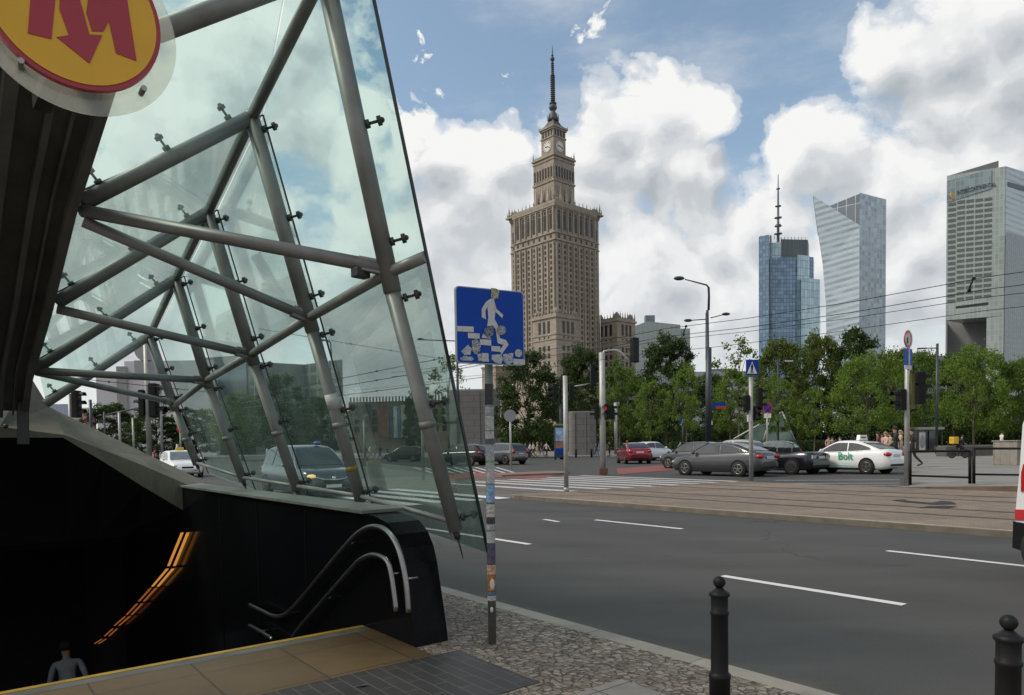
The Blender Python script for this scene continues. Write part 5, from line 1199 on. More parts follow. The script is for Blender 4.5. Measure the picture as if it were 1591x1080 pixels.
MB().box((0, 0, 27 * s_), (15 * s_, .5, 50 * s_), rz=.1).build('case', M['pole_dark'], t, bevel=.04); MB().box((.3 * s_, -.28, 38 * s_), (12 * s_, .05, 20 * s_), rz=.1).build('poster', plain('poster_sky', (.25, .38, .55), .4, 0, .8, 1.3), t); MB().box((.3 * s_, -.28, 22 * s_), (12 * s_, .05, 11 * s_), rz=.1).build('poster', plain('poster_brown', (.25, .14, .09), .5, 0, .6, 1.6), t); MB().box((.3 * s_, -.28, 12 * s_), (12 * s_, .05, 8 * s_), rz=.1).build('poster', M['blue'], t)
for x in (-6, 6): MB().box((x * s_, 0, 3 * s_), (.2, .3, 8 * s_)).build('leg', M['black'], t)
MB().box((0, 0, 53 * s_), (16.5 * s_, .6, 2 * s_), rz=.1).build('cap', plain('cap', (.3, .27, .1), .5), t)
# stone-clad ventilation pavilions
def pavilion(x0, x1, yt, yb_, label):
    c = GF((x0 + x1) / 2, yb_, .06); k = c.y / F; w = (x1 - x0) * k; h = (yb_ - yt) * k
    t = thing('vent_pavilion', label, 'pavilion', c); mb = MB(); pts = [Vector((w / 2 * math.copysign(abs(math.cos(a)) ** .45, math.cos(a)), w * .35 * math.copysign(abs(math.sin(a)) ** .6, math.sin(a)), 0)) for a in [2 * math.pi * i / 40 for i in range(40)]]
    mb.prism(pts, (0, 0, h)); mb.build('wall', M['clad'], t)
    mb = MB(); mb.prism([p * .985 + Vector((0, 0, h)) for p in pts], (0, 0, .18)); mb.build('roof_rim', M['sign_back'], t)
    for f in (-.28, .12): MB().box((w * f, -w * .352, h * .5), (.06, .03, h * .96)).build('panel_joint', M['dark_steel'], t)
M['clad'] = stone('pavilion_clad', (.20, .19, .185), .8, .7, .05)
pavilion(700, 778, 607, 707, 'large grey clad pavilion behind the stickered pole')
pavilion(884, 926, 639, 704, 'smaller grey clad pavilion right of the poster column')
# glass pyramid of the far metro entrance
t = thing('metro_canopy', 'distant slanted glass canopy of the other metro entrance', 'canopy', GF(1205, 702, .06)); l = lambda x, y, d=0: at(x, y, t.location.y + d) - t.location
MB().prism([l(1158,677), l(1215,640), l(1236,686), l(1160,688)], (0, .15, 0)).build('glass_wall', plain('far_glass', (.17, .26, .23), .1, 0, .5, .5, spec=.9), t)
for p, q in (((1140,682),(1215,640)), ((1215,640),(1237,688)), ((1158,688),(1237,688)), ((1185,688),(1196,651))): MB().tube(l(*p, -.1), l(*q, -.1), .1, .1, 8).build('tube', M['offwhite'], t)
# ================================================================== trees
def leaves(rng, H, W, base, n_cl, per, leaf, shape, mat, gap=.0, zdrop=.0):
    """leaf cards in clumps spread through the crown's volume"""
    ch = H - base; cs = []
    while len(cs) < n_cl:
        u = rng.uniform(-1, 1, 3); u[2] = rng.uniform(0, 1)
        if shape == 'cone': rad = (1 - u[2]) ** .75 * (0.55 + .45 * min(1, u[2] * 6))
        elif shape == 'oval': rad = math.sin(math.pi * (u[2] * .86 + .10)) ** .55
        else: rad = math.sin(math.pi * (u[2] * .72 + .22)) ** .8
        q = math.hypot(u[0], u[1])
        if q > 1: continue
        lob = 1 + .22 * math.sin(3 * math.atan2(u[1], u[0]) + 5 * u[2] + rng.uniform(-.3, .3))
        r = (q ** .6) * rad * lob * W / 2; a = math.atan2(u[1], u[0])
        cs.append((r * math.cos(a), r * math.sin(a), base + u[2] * ch * (1 + .05 * math.sin(4 * a)) - zdrop * q))
    cs = np.array(cs); N = n_cl * per
    c = np.repeat(cs, per, 0); sz = rng.uniform(.55, 1.25, (n_cl, 1)).repeat(per, 0)
    pos = c + rng.normal(0, 1, (N, 3)) * np.array([.5, .5, .36]) * (W * .085) * sz
    d = rng.normal(0, 1, (N, 3)); d /= np.linalg.norm(d, axis=1, keepdims=True)
    e = rng.normal(0, 1, (N, 3)); e -= d * (d * e).sum(1, keepdims=True); e /= np.linalg.norm(e, axis=1, keepdims=True)
    s = (rng.uniform(.6, 1.3, (N, 1)) * leaf / 2)
    v = np.stack([pos - d * s, pos + e * s * .55, pos + d * s, pos - e * s * .55], 1).reshape(-1, 3)
    me = bpy.data.meshes.new('crown'); me.vertices.add(4 * N); me.vertices.foreach_set('co', v.astype(np.float32).ravel())
    me.loops.add(4 * N); me.loops.foreach_set('vertex_index', np.arange(4 * N, dtype=np.int32)); me.polygons.add(N)
    me.polygons.foreach_set('loop_start', np.arange(0, 4 * N, 4, dtype=np.int32)); me.update(calc_edges=True); me.validate(); me.materials.append(mat)
    return me, cs
def trunk(rng, H, base, W, cs, r, mat, lean=.0):
    mb = MB(); top = base + (H - base) * .6
    pts = [Vector((lean * z * .1 + .05 * math.sin(z), .05 * math.cos(z * 1.3) - .05, z)) for z in (-.1, .3, base * .5, base, base + (top - base) * .5, top)]
    mb.path(pts, [r * 1.35, r * 1.05, r * .92, r * .8, r * .5, r * .2], 10)
    for i in rng.choice(len(cs), min(14, len(cs)), replace=False):
        c = Vector(cs[i]); z0 = base * .8 + (c.z - base) * .45; st = Vector((0, 0, min(z0, top * .95)))
        mb.path([st, st.lerp(c, .5) + Vector((0, 0, .12 * (c - st).length)), c], [r * .34, r * .2, r * .06], 6)
    return mb
TREES = {}
def tree_mesh(key, seed, H, W, base, n_cl, per, leaf, shape, mat, r, **k):
    rng = np.random.default_rng(seed); me, cs = leaves(rng, H, W, base, n_cl, per, leaf, shape, mat, **k)
    TREES[key] = (me, trunk(rng, H, base, W, cs, r, M['bark']), H, W, None)
tree_mesh('dense', 1, 12, 9, 1.6, 170, 110, .33, 'round', M['leaf_dark'], .22)
tree_mesh('dense2', 2, 12, 8, 1.5, 160, 110, .33, 'oval', M['leaf_dark'], .2)
tree_mesh('mid', 3, 10, 7.5, 2.2, 130, 100, .28, 'round', M['leaf_mid'], .17)
tree_mesh('young', 4, 7, 4.6, 2.1, 74, 80, .22, 'oval', M['leaf_light'], .10)
tree_mesh('young2', 5, 7, 5.2, 2.0, 78, 80, .22, 'round', M['leaf_light'], .10)
tree_mesh('olive', 6, 12, 10, 1.5, 180, 110, .33, 'round', M['leaf_olive'], .22)
tree_mesh('thin', 8, 11, 7, 3, 46, 40, .30, 'round', M['leaf_mid'], .14)
tree_mesh('big', 9, 10, 9, 2.3, 140, 100, .26, 'oval', M['leaf_light'], .16)
tree_mesh('midbig', 10, 10, 9, 2.0, 170, 110, .27, 'round', M['leaf_mid'], .17)
def tree(key, label, x0, x1, yt, ybase, rz=0.0, group='trees round the plaza', z=.03, d=None):
    me, tmb, H, W, tm = TREES[key]; cx = (x0 + x1) / 2
    d = d or F * 1.57 / (ybase - 686); p = Vector((at(cx, 670, d).x, d, z)); k = p.y / F
    t = thing('tree', label, 'tree', p, rz, group); t.scale = ((x1 - x0) * k / W, (x1 - x0) * k / W, (up(p, yt, cx) - p.z) / H)
    o = bpy.data.objects.new('crown', me); COL.objects.link(o); o.parent = t
    if tm is None:
        b = tmb.build('trunk', M['bark'], t); TREES[key] = (me, tmb, H, W, b.data)
    else:
        b = bpy.data.objects.new('trunk', tm); COL.objects.link(b); b.parent = t
    return t
# nearer, from left to right
tree('dense', 'broad dark green tree before the palace base, right of the blue sign', 768, 874, 556, 706.5, .3)
tree('dense2', 'dark tree between the palace base and the signal mast', 862, 938, 544, 705, 1.2, d=112)
tree('mid', 'mid green tree behind the stout signal mast', 925, 1000, 565, 705, 2.2, d=105)
tree('dense2', 'tall dark tree right of the hanging signal', 990, 1078, 526, 704, .8, d=118)
tree('young', 'young light green tree behind the red sedan', 984, 1036, 594, 709, 0.4)
tree('young2', 'light green tree left of the tall street lamp', 1040, 1092, 570, 706, 1.5)
tree('young', 'light green tree right of the tall street lamp', 1106, 1163, 574, 706, 2.4)
tree('thin', 'sparse high-reaching tree behind the street name plate', 1098, 1196, 528, 703, 1.1, d=125)
tree('young2', 'light green tree behind the no stopping sign', 1180, 1237, 588, 706, 3.0)
tree('young', 'small round young tree left of the white taxi', 1240, 1290, 606, 707, .9)
tree('big', 'large bright green tree behind the white taxi', 1292, 1402, 556, 708, .2)
tree('midbig', 'green tree behind the tall signal pole', 1395, 1470, 548, 706, 1.9, d=100)
tree('big', 'large green tree between the slim lamp post and the hotel tower', 1462, 1565, 545, 708, 2.9)
tree('midbig', 'green tree at the right edge below the hotel tower', 1535, 1640, 560, 708, .7)
# the row behind
tree('olive', 'olive green crown below the blue glass tower', 1160, 1262, 533, 702, .5, d=150)
tree('olive', 'olive brown crown between the two glass towers', 1225, 1320, 526, 702, 1.6, d=155)
tree('dense', 'tallest dark crown below the curved tower', 1278, 1372, 520, 702, 2.6, d=150)
tree('olive', 'olive crown right of the curved tower', 1350, 1440, 548, 702, .1, d=160)
tree('dense', 'dark tree filling behind the young trees in the middle', 1060, 1150, 588, 702, 2.0, d=135)
tree('dense2', 'dark tree behind the light tree at the hotel', 1430, 1530, 556, 702, 1.0, d=140)
tree('dense', 'dark low tree behind the white hatchback', 940, 1050, 590, 702, .6, d=138)
tree('dense', 'dark low tree between the poster column and the signal mast', 840, 930, 585, 702, 2.8, d=140)
tree('dense2', 'dark tree behind the trees at the right edge', 1540, 1660, 566, 702, .3, d=145)
# beyond the canopy glass
tree('thin', 'sparse tree seen through the glass left of the blue sign', 655, 738, 553, 704, 2.0, d=105)
tree('dense2', 'dark narrow tree through the glass before the bannered building', 625, 672, 612, 705, .4, d=98)
tree('dense', 'dark tree through the glass above the minivan', 395, 478, 590, 704, .9, d=90)
tree('midbig', 'green tree through the glass left of the minivan', 330, 420, 612, 704, 2.3, d=95)
tree('dense', 'dark tree through the glass right of the minivan', 455, 545, 622, 704, 1.4, d=110)
tree('dense2', 'dark tree at far left beside the white building', 130, 215, 630, 704, .2, d=120)
tree('dense', 'dark tree at far left behind the road sign pole', 196, 290, 636, 704, 1.2, d=115)
tree('dense', 'dark tree at far left over the concrete beam', 262, 345, 640, 704, 2.2, d=118)
# far-off undergrowth that reads as one dark mass behind the trunks
rng = np.random.default_rng(77); N = 30000; x0_, x1_ = at(760, 690, 160).x, at(1700, 690, 160).x
cl = rng.uniform(0, 1, (260, 3)) * [x1_ - x0_, 14, 4.2] + [x0_, 150, .3]
pos = cl[rng.integers(0, 260, N)] + rng.normal(0, 1, (N, 3)) * [2.2, 1.5, 1.1]; pos[:, 2] = np.abs(pos[:, 2])
d = rng.normal(0, 1, (N, 3)); d /= np.linalg.norm(d, axis=1, keepdims=True); e = np.cross(d, rng.normal(0, 1, (N, 3))); e /= np.linalg.norm(e, axis=1, keepdims=True)
v = np.stack([pos - d * .36, pos + e * .24, pos + d * .36, pos - e * .24], 1).reshape(-1, 3); me = bpy.data.meshes.new('undergrowth'); me.from_pydata(v.tolist(), [], np.arange(4 * N).reshape(-1, 4).tolist()); me.materials.append(M['leaf_dark'])
o = bpy.data.objects.new('undergrowth', me); COL.objects.link(o); tag(o, 'dark undergrowth filling the park behind the tree trunks', 'undergrowth', kind='stuff')
# clipped hedge behind the queue of cars
rng = np.random.default_rng(31); N = 9000
t = thing('hedge', 'long dark clipped hedge behind the queue of cars', 'hedge', GF(1170, 703, .03)); k = t.location.y / F; w, h = 260 * k, 1.5
pos = rng.uniform(0, 1, (N, 3)) * [w, 1.6, h] - [w / 2, .8, 0]; me = bpy.data.meshes.new('foliage'); d = rng.normal(0, 1, (N, 3)); d /= np.linalg.norm(d, axis=1, keepdims=True); e = np.cross(d, rng.normal(0, 1, (N, 3))); e /= np.linalg.norm(e, axis=1, keepdims=True)
v = np.stack([pos - d * .16, pos + e * .1, pos + d * .16, pos - e * .1], 1).reshape(-1, 3); me.from_pydata(v.tolist(), [], np.arange(4 * N).reshape(-1, 4).tolist()); me.materials.append(M['leaf_dark']); o = bpy.data.objects.new('foliage', me); COL.objects.link(o); o.parent = t
MB().box((0, 0, .6), (w * .99, 1.2, 1.2)).build('shade_core', plain('hedge_shade_core', (.035, .04, .02), .9), t)  # solid dark box: the shade inside the hedge put in as colour
# ================================================================== buildings
BPX = 860
def bz(py, d): return at(BPX, py, d).z                                 # photo row to height, photo column to x, at depth d
def bx(px, d): return at(px, 480, d).x
UNIT = {}
def unit_box(mat, name):
    k = (mat.name, name)
    if k not in UNIT:
        o = MB().box((0, 0, 0), (1, 1, 1)).build(name, mat); UNIT[k] = o.data; bpy.data.objects.remove(o)
    return UNIT[k]
def windows(parent, lst, mat, name='window', cap=100, frame=None):
    """lst of (centre, yaw, w, h) in the parent's space: the largest ones as parts, the rest as one stuff part"""
    lst = sorted(lst, key=lambda q: -q[2] * q[3])
    for c, yaw, w, h in lst[:cap]:
        o = bpy.data.objects.new(name, unit_box(mat, name)); COL.objects.link(o); o.parent = parent; o.location = c; o.rotation_euler = (0, 0, yaw); o.scale = (w, .3, h)
    if len(lst) > cap:
        mb = MB()
        for c, yaw, w, h in lst[cap:]: mb.box(c, (w, .3, h), rz=yaw)
        tag(mb.build('small_windows', mat, parent), kind='stuff')
# ---- the palace
D = 430.0; AL = R(41.8)
t = thing('palace_tower', 'tall brown stone stepped palace tower with clocks and a long spire', 'tower', (bx(863, D), D, 0), AL); PK_ = t
S = 39.3; h = S / 2
Z = lambda py: bz(py, D)
wins = []
mb = MB()
zt = Z(341)
mb.box((1, 1, zt / 2), (S - 2, S - 2, zt))
mb.box((-2.7, -2.7, (zt + .6) / 2), (S - 5.4, S - 5.4, zt + .6))        # the near block, proud of the rest
q = h; hs = h - 2                                                       # near faces of the block and of the set-back strips
mb2 = MB()
def face_items(fn):
    for side in (0, 1): fn(side)
def pos(side, u, z, out=0.0, base_=None):
    b0 = (base_ if base_ is not None else q) + out
    return Vector((u, -b0, z)) if side == 0 else Vector((-b0, u, z))
yaw = lambda side: 0.0 if side == 0 else R(90)
u0, u1 = -q + 1.0, q - 5.4 - .7
nc = 7
for side in (0, 1):
    for i in range(nc + 1):
        u = u0 + (u1 - u0) * i / nc
        mb2.box(pos(side, u, (Z(395) + 20) / 2 + 0, .35), (1.15, .9, Z(395) - 20), rz=yaw(side))
        mb2.box(pos(side, u, (Z(345) + Z(382)) / 2, .3), (1.0, .8, Z(345) - Z(382)), rz=yaw(side))
    for i in range(nc):
        u = u0 + (u1 - u0) * (i + .5) / nc
        wins.append((pos(side, u, (Z(352) + Z(377)) / 2, .02), yaw(side), 1.9, Z(356) - Z(378)))
        wins.append((pos(side, u, Z(350), .02), yaw(side), 1.5, 1.8))
        wins.append((pos(side, u, Z(386), .02), yaw(side), 1.3, 1.9))
        for k in range(26): wins.append((pos(side, u, Z(400) - 3.15 * k, .02), yaw(side), 1.25, 1.9))
    us = h - 2.6                                                        # the set-back strip
    for k in range(28): wins.append((pos(side, us, Z(396) - 3.15 * k, .02, hs), yaw(side), 1.3, 1.8))
    wins.append((pos(side, us, (Z(358) + Z(379)) / 2, .02, hs), yaw(side), 2.0, Z(362) - Z(379))); wins.append((pos(side, us, Z(386), .02, hs), yaw(side), 1.3, 1.8))
    for zz, hh, o in ((Z(341), 1.6, .9), (Z(344), .8, .5), (Z(381), .7, .5), (Z(391.5), .8, .6)):
        mb2.box(pos(side, -2.7, zz, .1), (S - 5.4 + 2 * o, o * 2, hh), rz=yaw(side)); mb2.box(pos(side, h - 2.6 + o / 4, zz, .05, hs), (5.1 + o / 2, o * 1.6, hh - .1), rz=yaw(side))
mb.build('wall', M['pk_stone'], t); mb2.build('pilasters', M['pk_stone'], t)
mb = MB(); mb.box((0, 0, zt + 1.0), (S + 2.2, S + 2.2, .9)); mb.box((-2.7, -2.7, zt + 1.6), (S - 3.4, S - 3.4, 1.1)); mb.build('cornice', M['pk_stone'], t)
pin = MB().lathe([(.55, 0), (.55, 1.2), (.3, 1.4), (.42, 2.2), (.30, 3.0), (.12, 4.2), (.03, 5.4)], n=8).build('pinnacle', M['pk_dark'], t)
pin.location = (-h - .5, -h + .5, zt + 1.4)
def pinnacle(x, y, z, s=1.0):
    c = pin.copy(); COL.objects.link(c); c.parent = t; c.location = (x, y, z); c.scale = (s, s, s)
rr_ = random.Random(3)
for side in (0, 1):
    for i in range(13):
        p = pos(side, -h + S * i / 12, zt + 1.9, -1.0, h + 1.5); pinnacle(p.x, p.y, p.z, rr_.choice((.55, .6, .7)))
for cx, cy in ((-h, -h), (h, -h), (-h, h), (h, h)):
    for dx, dy, s in ((0, 0, 1.25), (2.6, 0, .95), (0, 2.6, .95), (-.0, -.0, 1.0)): pinnacle(cx - math.copysign(dx + .5, cx), cy - math.copysign(dy + .5, cy), zt + 1.5, s)
    mb = MB(); mb.lathe([(2.4, 0), (2.4, 1.6), (2.0, 2.6), (1.2, 3.6), (.3, 4.2)], (cx - math.copysign(3, cx), cy - math.copysign(3, cy), zt + 1.4), 10); mb.build('corner_dome', M['pk_dark'], t)
mb = MB(); mb.box((0, 0, zt + 2.6), (S - 1, S - 1, 1.0)); mb.build('balustrade', M['pk_dark'], t)
# upper stages
s1 = 17.2
mb = MB(); mb.box((0, 0, (zt + Z(252)) / 2), (s1, s1, Z(252) - zt))
for zz, o in ((Z(317), 1.0), (Z(290), 1.0), (Z(268) + 7, .6), (Z(252), 1.6), (Z(257), .8)): mb.box((0, 0, zz), (s1 + o, s1 + o, 1.0))
for side in (0, 1):
    for i in range(8): mb.box(pos(side, -s1 / 2 + .6 + (s1 - 1.2) * i / 7, (Z(268) + Z(287)) / 2, .15, s1 / 2), (.7, .5, Z(268) - Z(287)), rz=yaw(side))
mb.build('upper_stage', M['pk_stone'], t)
for side in (0, 1):
    for i in range(7): wins.append((pos(side, -s1 / 2 + .6 + (s1 - 1.2) * (i + .5) / 7, (Z(269) + Z(284)) / 2, .0, s1 / 2), yaw(side), 1.3, Z(269) - Z(284)))
    for i in range(3):
        p = pos(side, (i - 1) * 5.0, 0, 1.4, s1 / 2); mb = MB(); mb.lathe([(1.0, 0), (1.0, 9), (.7, 10), (.45, 13), (.1, 16)], (p.x, p.y, zt + 1), 8); mb.build('obelisk', plain('pale_stone', (.36, .33, .29), .8, 0, .15, .5), t)
for cx in (-1, 1):
    for cy in (-1, 1): pinnacle(cx * s1 / 2, cy * s1 / 2, Z(252), 1.0); pinnacle(cx * (s1 / 2 - 2.3), cy * s1 / 2, Z(252), .6); pinnacle(cx * s1 / 2, cy * (s1 / 2 - 2.3), Z(252), .6)
s2 = 10.2
mb = MB(); mb.box((0, 0, (Z(252) + Z(202)) / 2), (s2, s2, Z(202) - Z(252)))
for zz, o, hh in ((Z(246), 1.2, 1.2), (Z(218), .8, .8), (Z(203), 2.2, 1.2), (Z(206), 1.2, .8)): mb.box((0, 0, zz), (s2 + o, s2 + o, hh))
mb.build('clock_stage', M['pk_stone'], t)
for side in (0, 1):
    for i in range(4): wins.append((pos(side, -s2 / 2 + 1.6 + (s2 - 3.2) * i / 3, (Z(208) + Z(216)) / 2, .0, s2 / 2), yaw(side), 1.2, Z(208) - Z(216)))
    n = Vector((0, -1, 0)) if side == 0 else Vector((-1, 0, 0)); c = pos(side, 0, Z(232), .15, s2 / 2)
    f = MB().tube(c - n * .2, c + n * .15, 3.1, 3.1, 32).build('clock_face', plain('clock_white', (.62, .61, .58), .6), t)
    r = Vector((1, 0, 0)) if side == 0 else Vector((0, -1, 0))
    for k in range(12):
        a = 2 * math.pi * k / 12; d = r * math.sin(a) + Vector((0, 0, math.cos(a))); MB().beam(c + n * .2 + d * 2.3, c + n * .2 + d * 2.8, .22, .22, up=tuple(n)).build('hour_mark', M['black'], f)
    for a, L_, w in ((R(112), 2.3, .3), (R(275), 1.7, .4)):
        d = r * math.sin(a) + Vector((0, 0, math.cos(a))); MB().beam(c + n * .24 - d * .3, c + n * .24 + d * L_, w, .2, up=tuple(n)).build('clock_hand', M['black'], f)
for cx in (-1, 1):
    for cy in (-1, 1): pinnacle(cx * (s2 / 2 + .9), cy * (s2 / 2 + .9), Z(203), .45)
mb = MB(); mb.lathe([(8.2, Z(203)), (7.0, Z(200)), (4.6, Z(195)), (3.4, Z(190)), (2.6, Z(186))], n=4, smooth=False); o = mb.build('spire_roof', M['pk_spire'], t); o.rotation_euler = (0, 0, R(45))
MB().lathe([(3.2, Z(189)), (3.0, Z(184)), (2.2, Z(182)), (2.3, Z(179)), (1.4, Z(174)), (1.1, Z(172)), (1.9, Z(171)), (2.5, Z(167.5)), (2.0, Z(164)), (1.1, Z(162)), (2.2, Z(161.5)), (2.2, Z(160.5)), (1.0, Z(160))], n=12).build('lantern', M['pk_spire'], t)
for k in range(8):
    a = k * math.pi / 4; mb = MB(); mb.lathe([(.35, 0), (.3, 2.5), (.05, 4)], (3.1 * math.cos(a), 3.1 * math.sin(a), Z(188)), 6); mb.build('lantern_pinnacle', M['pk_spire'], t)
mb = MB(); mb.lathe([(1.0, Z(160)), (.95, Z(130)), (.7, Z(118)), (.65, Z(100)), (.4, Z(96)), (.35, Z(82)), (.08, Z(70))], n=8); mb.build('spire', M['pk_spire'], t)
mb = MB()
for y in np.arange(157, 84, -3.2):
    r = 1.45 if y > 118 else (1.0 if y > 98 else .7); mb.lathe([(r, Z(y)), (r, Z(y) + .35)], n=8)
mb.lathe([(1.0, Z(94)), (1.4, Z(92)), (1.0, Z(89))], n=8); mb.build('spire_rings', M['pk_spire'], t)
# lower blocks
def block(cx, cy, s, zt_, cols, triple_y, rows_y, domes=True):
    mb = MB(); mb.box((cx, cy, zt_ / 2), (s, s, zt_)); mb.box((cx, cy, zt_ + .3), (s + 1.4, s + 1.4, 1.2)); mb.box((cx, cy, zt_ - 9.5), (s + .7, s + .7, .7)); mb.box((cx, cy, zt_ - 12.2), (s + .7, s + .7, .6)); mb.box((cx, cy, zt_ + 1.3), (s, s, 1.6)); mb.build('lower_block', M['pk_stone'], t)
    for side in (0, 1):
        def pp(u, z): return Vector((cx + u, cy - s / 2 - .02, z)) if side == 0 else Vector((cx - s / 2 - .02, cy + u, z))
        for i in range(cols):
            u = (i - (cols - 1) / 2) * 3.6
            wins.append((pp(u, zt_ - 5.3), yaw(side), 1.8, 6.6))
            wins.append((pp(u, zt_ - 11), yaw(side), 1.0, 1.0))
            for k in range(9): wins.append((pp(u, zt_ - 17 - 4.2 * k), yaw(side), 1.7, 2.8))
        for i in range(8):
            p = pp((i - 3.5) * s / 7.6, zt_ + 2); pinnacle(p.x, p.y, p.z, rr_.choice((.5, .75, .65)))
    mb = MB()
    for dx in (-1, 1):
        for dy in (-1, 1): MB().lathe([(2.0, 0), (2.0, 1.8), (1.5, 3), (.3, 4.2)], (cx + dx * (s / 2 - 2.2), cy + dy * (s / 2 - 2.2), zt_ + 1.2), 10).build('attic_dome', M['pk_dark'], t)
block(-h - 6 + 9.5, -h - 6 + 9.5, 19.0, Z(494) * .93, 3, 0, 0)
w_ = Matrix.Rotation(-AL, 3, 'Z') @ Vector((bx(957, D) - bx(863, D), 3, 0)); block(w_.x, w_.y, 17.0, Z(503), 3, 0, 0)
w_ = Matrix.Rotation(-AL, 3, 'Z') @ Vector((bx(770, D) - bx(863, D), 8, 0)); mb = MB(); mb.box((w_.x, w_.y, Z(568) / 2), (13, 13, Z(568))); mb.box((w_.x, w_.y, Z(568)), (14, 14, 1)); mb.box((0, 0, 16), (64, 64, 32)); mb.build('side_wing', M['pk_stone'], t)
windows(t, wins, M['win'])
# ---- helper for prisms laid out by photo columns
def slab(parent, foot, ytop, dref, name, mat, zbot=0.0, base_=None):
    o0 = parent.location; zt = bz(ytop, dref) if base_ is None else base_
    return MB().prism([Vector((bx(px, d), d, zbot)) - o0 for px, d in foot], (0, 0, zt - zbot)).build(name, mat, parent)
# ---- blue glass tower with a mast
blue_d = curtain('tower_glass_dark', (.17, .25, .34), (.09, .13, .18), 3.2, 4.2, .07, .09, .25, .55); blue_m = curtain('tower_glass_mid', (.10, .155, .21), (.05, .075, .1), 3.0, 4.2, .07, .06, .3)
blue_l = curtain('tower_glass_light', (.38, .50, .56), (.14, .2, .24), 3.2, 8.4, .06, .08, .2, .4); steel_t = plain('tower_steel', (.16, .19, .22), .4, .5, .2, .1)
BPX = 1225
t = thing('office_tower', 'blue glass office tower with stepped top and antenna mast', 'tower', (bx(1220, 800), 800, 0))
slab(t, [(1179,800),(1195,793),(1200,835),(1183,840)], 367, 800, 'side_slab', blue_d)
slab(t, [(1193,796),(1245,796),(1250,835),(1197,835)], 400, 796, 'main_block', blue_d)
slab(t, [(1192,808),(1214,806),(1216,830),(1195,830)], 377, 808, 'core_pale', blue_l); slab(t, [(1213,806),(1255,810),(1257,834),(1215,834)], 373, 810, 'core_dark', curtain('core_glass', (.06,.085,.095), (.04,.055,.06), 2.0, 30, .1, .3, .2))
slab(t, [(1239,794),(1258,800),(1260,830),(1243,830)], 397, 797, 'pale_facet', blue_l); slab(t, [(1256,803),(1264,806),(1265,832),(1258,832)], 400, 805, 'dark_fin', blue_d)
slab(t, [(1245,788),(1274,798),(1275,836),(1249,836)], 433, 792, 'low_block', blue_l)
slab(t, [(1196,794),(1199,793.5),(1199,797),(1196,797)], 366, 796, 'corner_fin', blue_m)
o0 = t.location; k = 812
def L8(px, py, d=812): return at(px, py, d) - o0
MB().path([L8(1209, 376), L8(1209, 340), L8(1209, 300), L8(1209, 271)], [1.7, 1.4, 1.0, .4], 8).build('mast', steel_t, t)
mb = MB()
for y, r in ((364, 4.5), (352, 4.0), (350, 3.0), (339, 4.2), (321, 3.4), (294, 2.2)): MB().lathe([(r, 0), (r, .8)], L8(1209, y), 10).build('mast_platform', steel_t, t)
mb = MB()
for i in range(14): p = L8(1182 + i * 5.3, 371 if i > 5 else 369); mb.box(p, (.5, .5, 4))
mb.build('roof_rods', steel_t, t)
# ---- tower with the curved sail front
sail = banded('sail_bands', (.48, .55, .59), (.31, .38, .44), 4.5, .5, 4.0, .14, .14); sgrid = curtain('sail_side', (.36, .43, .48), (.46, .51, .54), 3.6, 3.8, .10, .09, .35); stripe = curtain('sail_stripes', (.14, .17, .20), (.36, .40, .43), 6.5, 60, .045, .12, .2)
BPX = 1325
t = thing('residential_tower', 'pale glass tower with a curved sail-shaped left edge and notched top', 'tower', (bx(1325, 540), 540, 0)); o0 = t.location
ys = [690, 600, 524, 465, 406, 350]; left = lambda y: lerp_c([(300, 1263), (350, 1270.5), (406, 1278.5), (465, 1283), (524, 1284), (690, 1283)], y)
mb = MB(); mb3 = MB(); dl, dc, dr, db = 556, 540, 556, 585
vs = []
for y in ys: vs += [Vector((bx(left(y), dl), dl, bz(y, dc))) - o0, Vector((bx(1335, dc), dc, bz(y, dc))) - o0]
nn = len(ys); mb.add(vs, [(2 * i, 2 * i + 1, 2 * i + 3, 2 * i + 2) for i in range(nn - 1)])
# the sail's tip above the corner
tip = [Vector((bx(left(350), dl), dl, bz(350, dc))) - o0, Vector((bx(1335, dc), dc, bz(350, dc))) - o0, Vector((bx(1263, dl), dl, bz(303, dl))) - o0]
mb.add(tip, [(0, 1, 2)]); mb.build('sail_face', sail, t)
back = Vector((4, 9, 0)); mb = MB(); mb.prism([p + Vector((.3, 1.0, 0)) for p in tip], back); mb.build('sail_edge', steel_t, t)
mb = MB(); vs = []
for y in ys: vs += [Vector((bx(left(y), dl), dl, bz(y, dc))) - o0, Vector((bx(left(y) + 8, db), db, bz(y, dc))) - o0]
mb.add(vs, [(2 * i, 2 * i + 1, 2 * i + 3, 2 * i + 2) for i in range(nn - 1)]); mb.build('left_side', sgrid, t)
slab(t, [(1335,dc),(1376,dr),(1374,db),(1338,db)], 299.5, dc, 'right_block', sgrid)
slab(t, [(1335,dc + .6),(1338,db - 1),(1300,db),(1285,dl + 3)], 351, dc, 'back_block', sgrid)
mb = MB(); f = [Vector((bx(1335, dc + 1.5), dc + 1.5, bz(352, dc))), Vector((bx(1283, dl + 2), dl + 2, bz(352, dc))), Vector((bx(1286, dl + 2), dl + 2, bz(319, dl))), Vector((bx(1335, dc + 1.5), dc + 1.5, bz(300, dc)))]
mb.prism([p - o0 for p in f], (3, 14, 0)); mb.build('striped_wall', stripe, t)
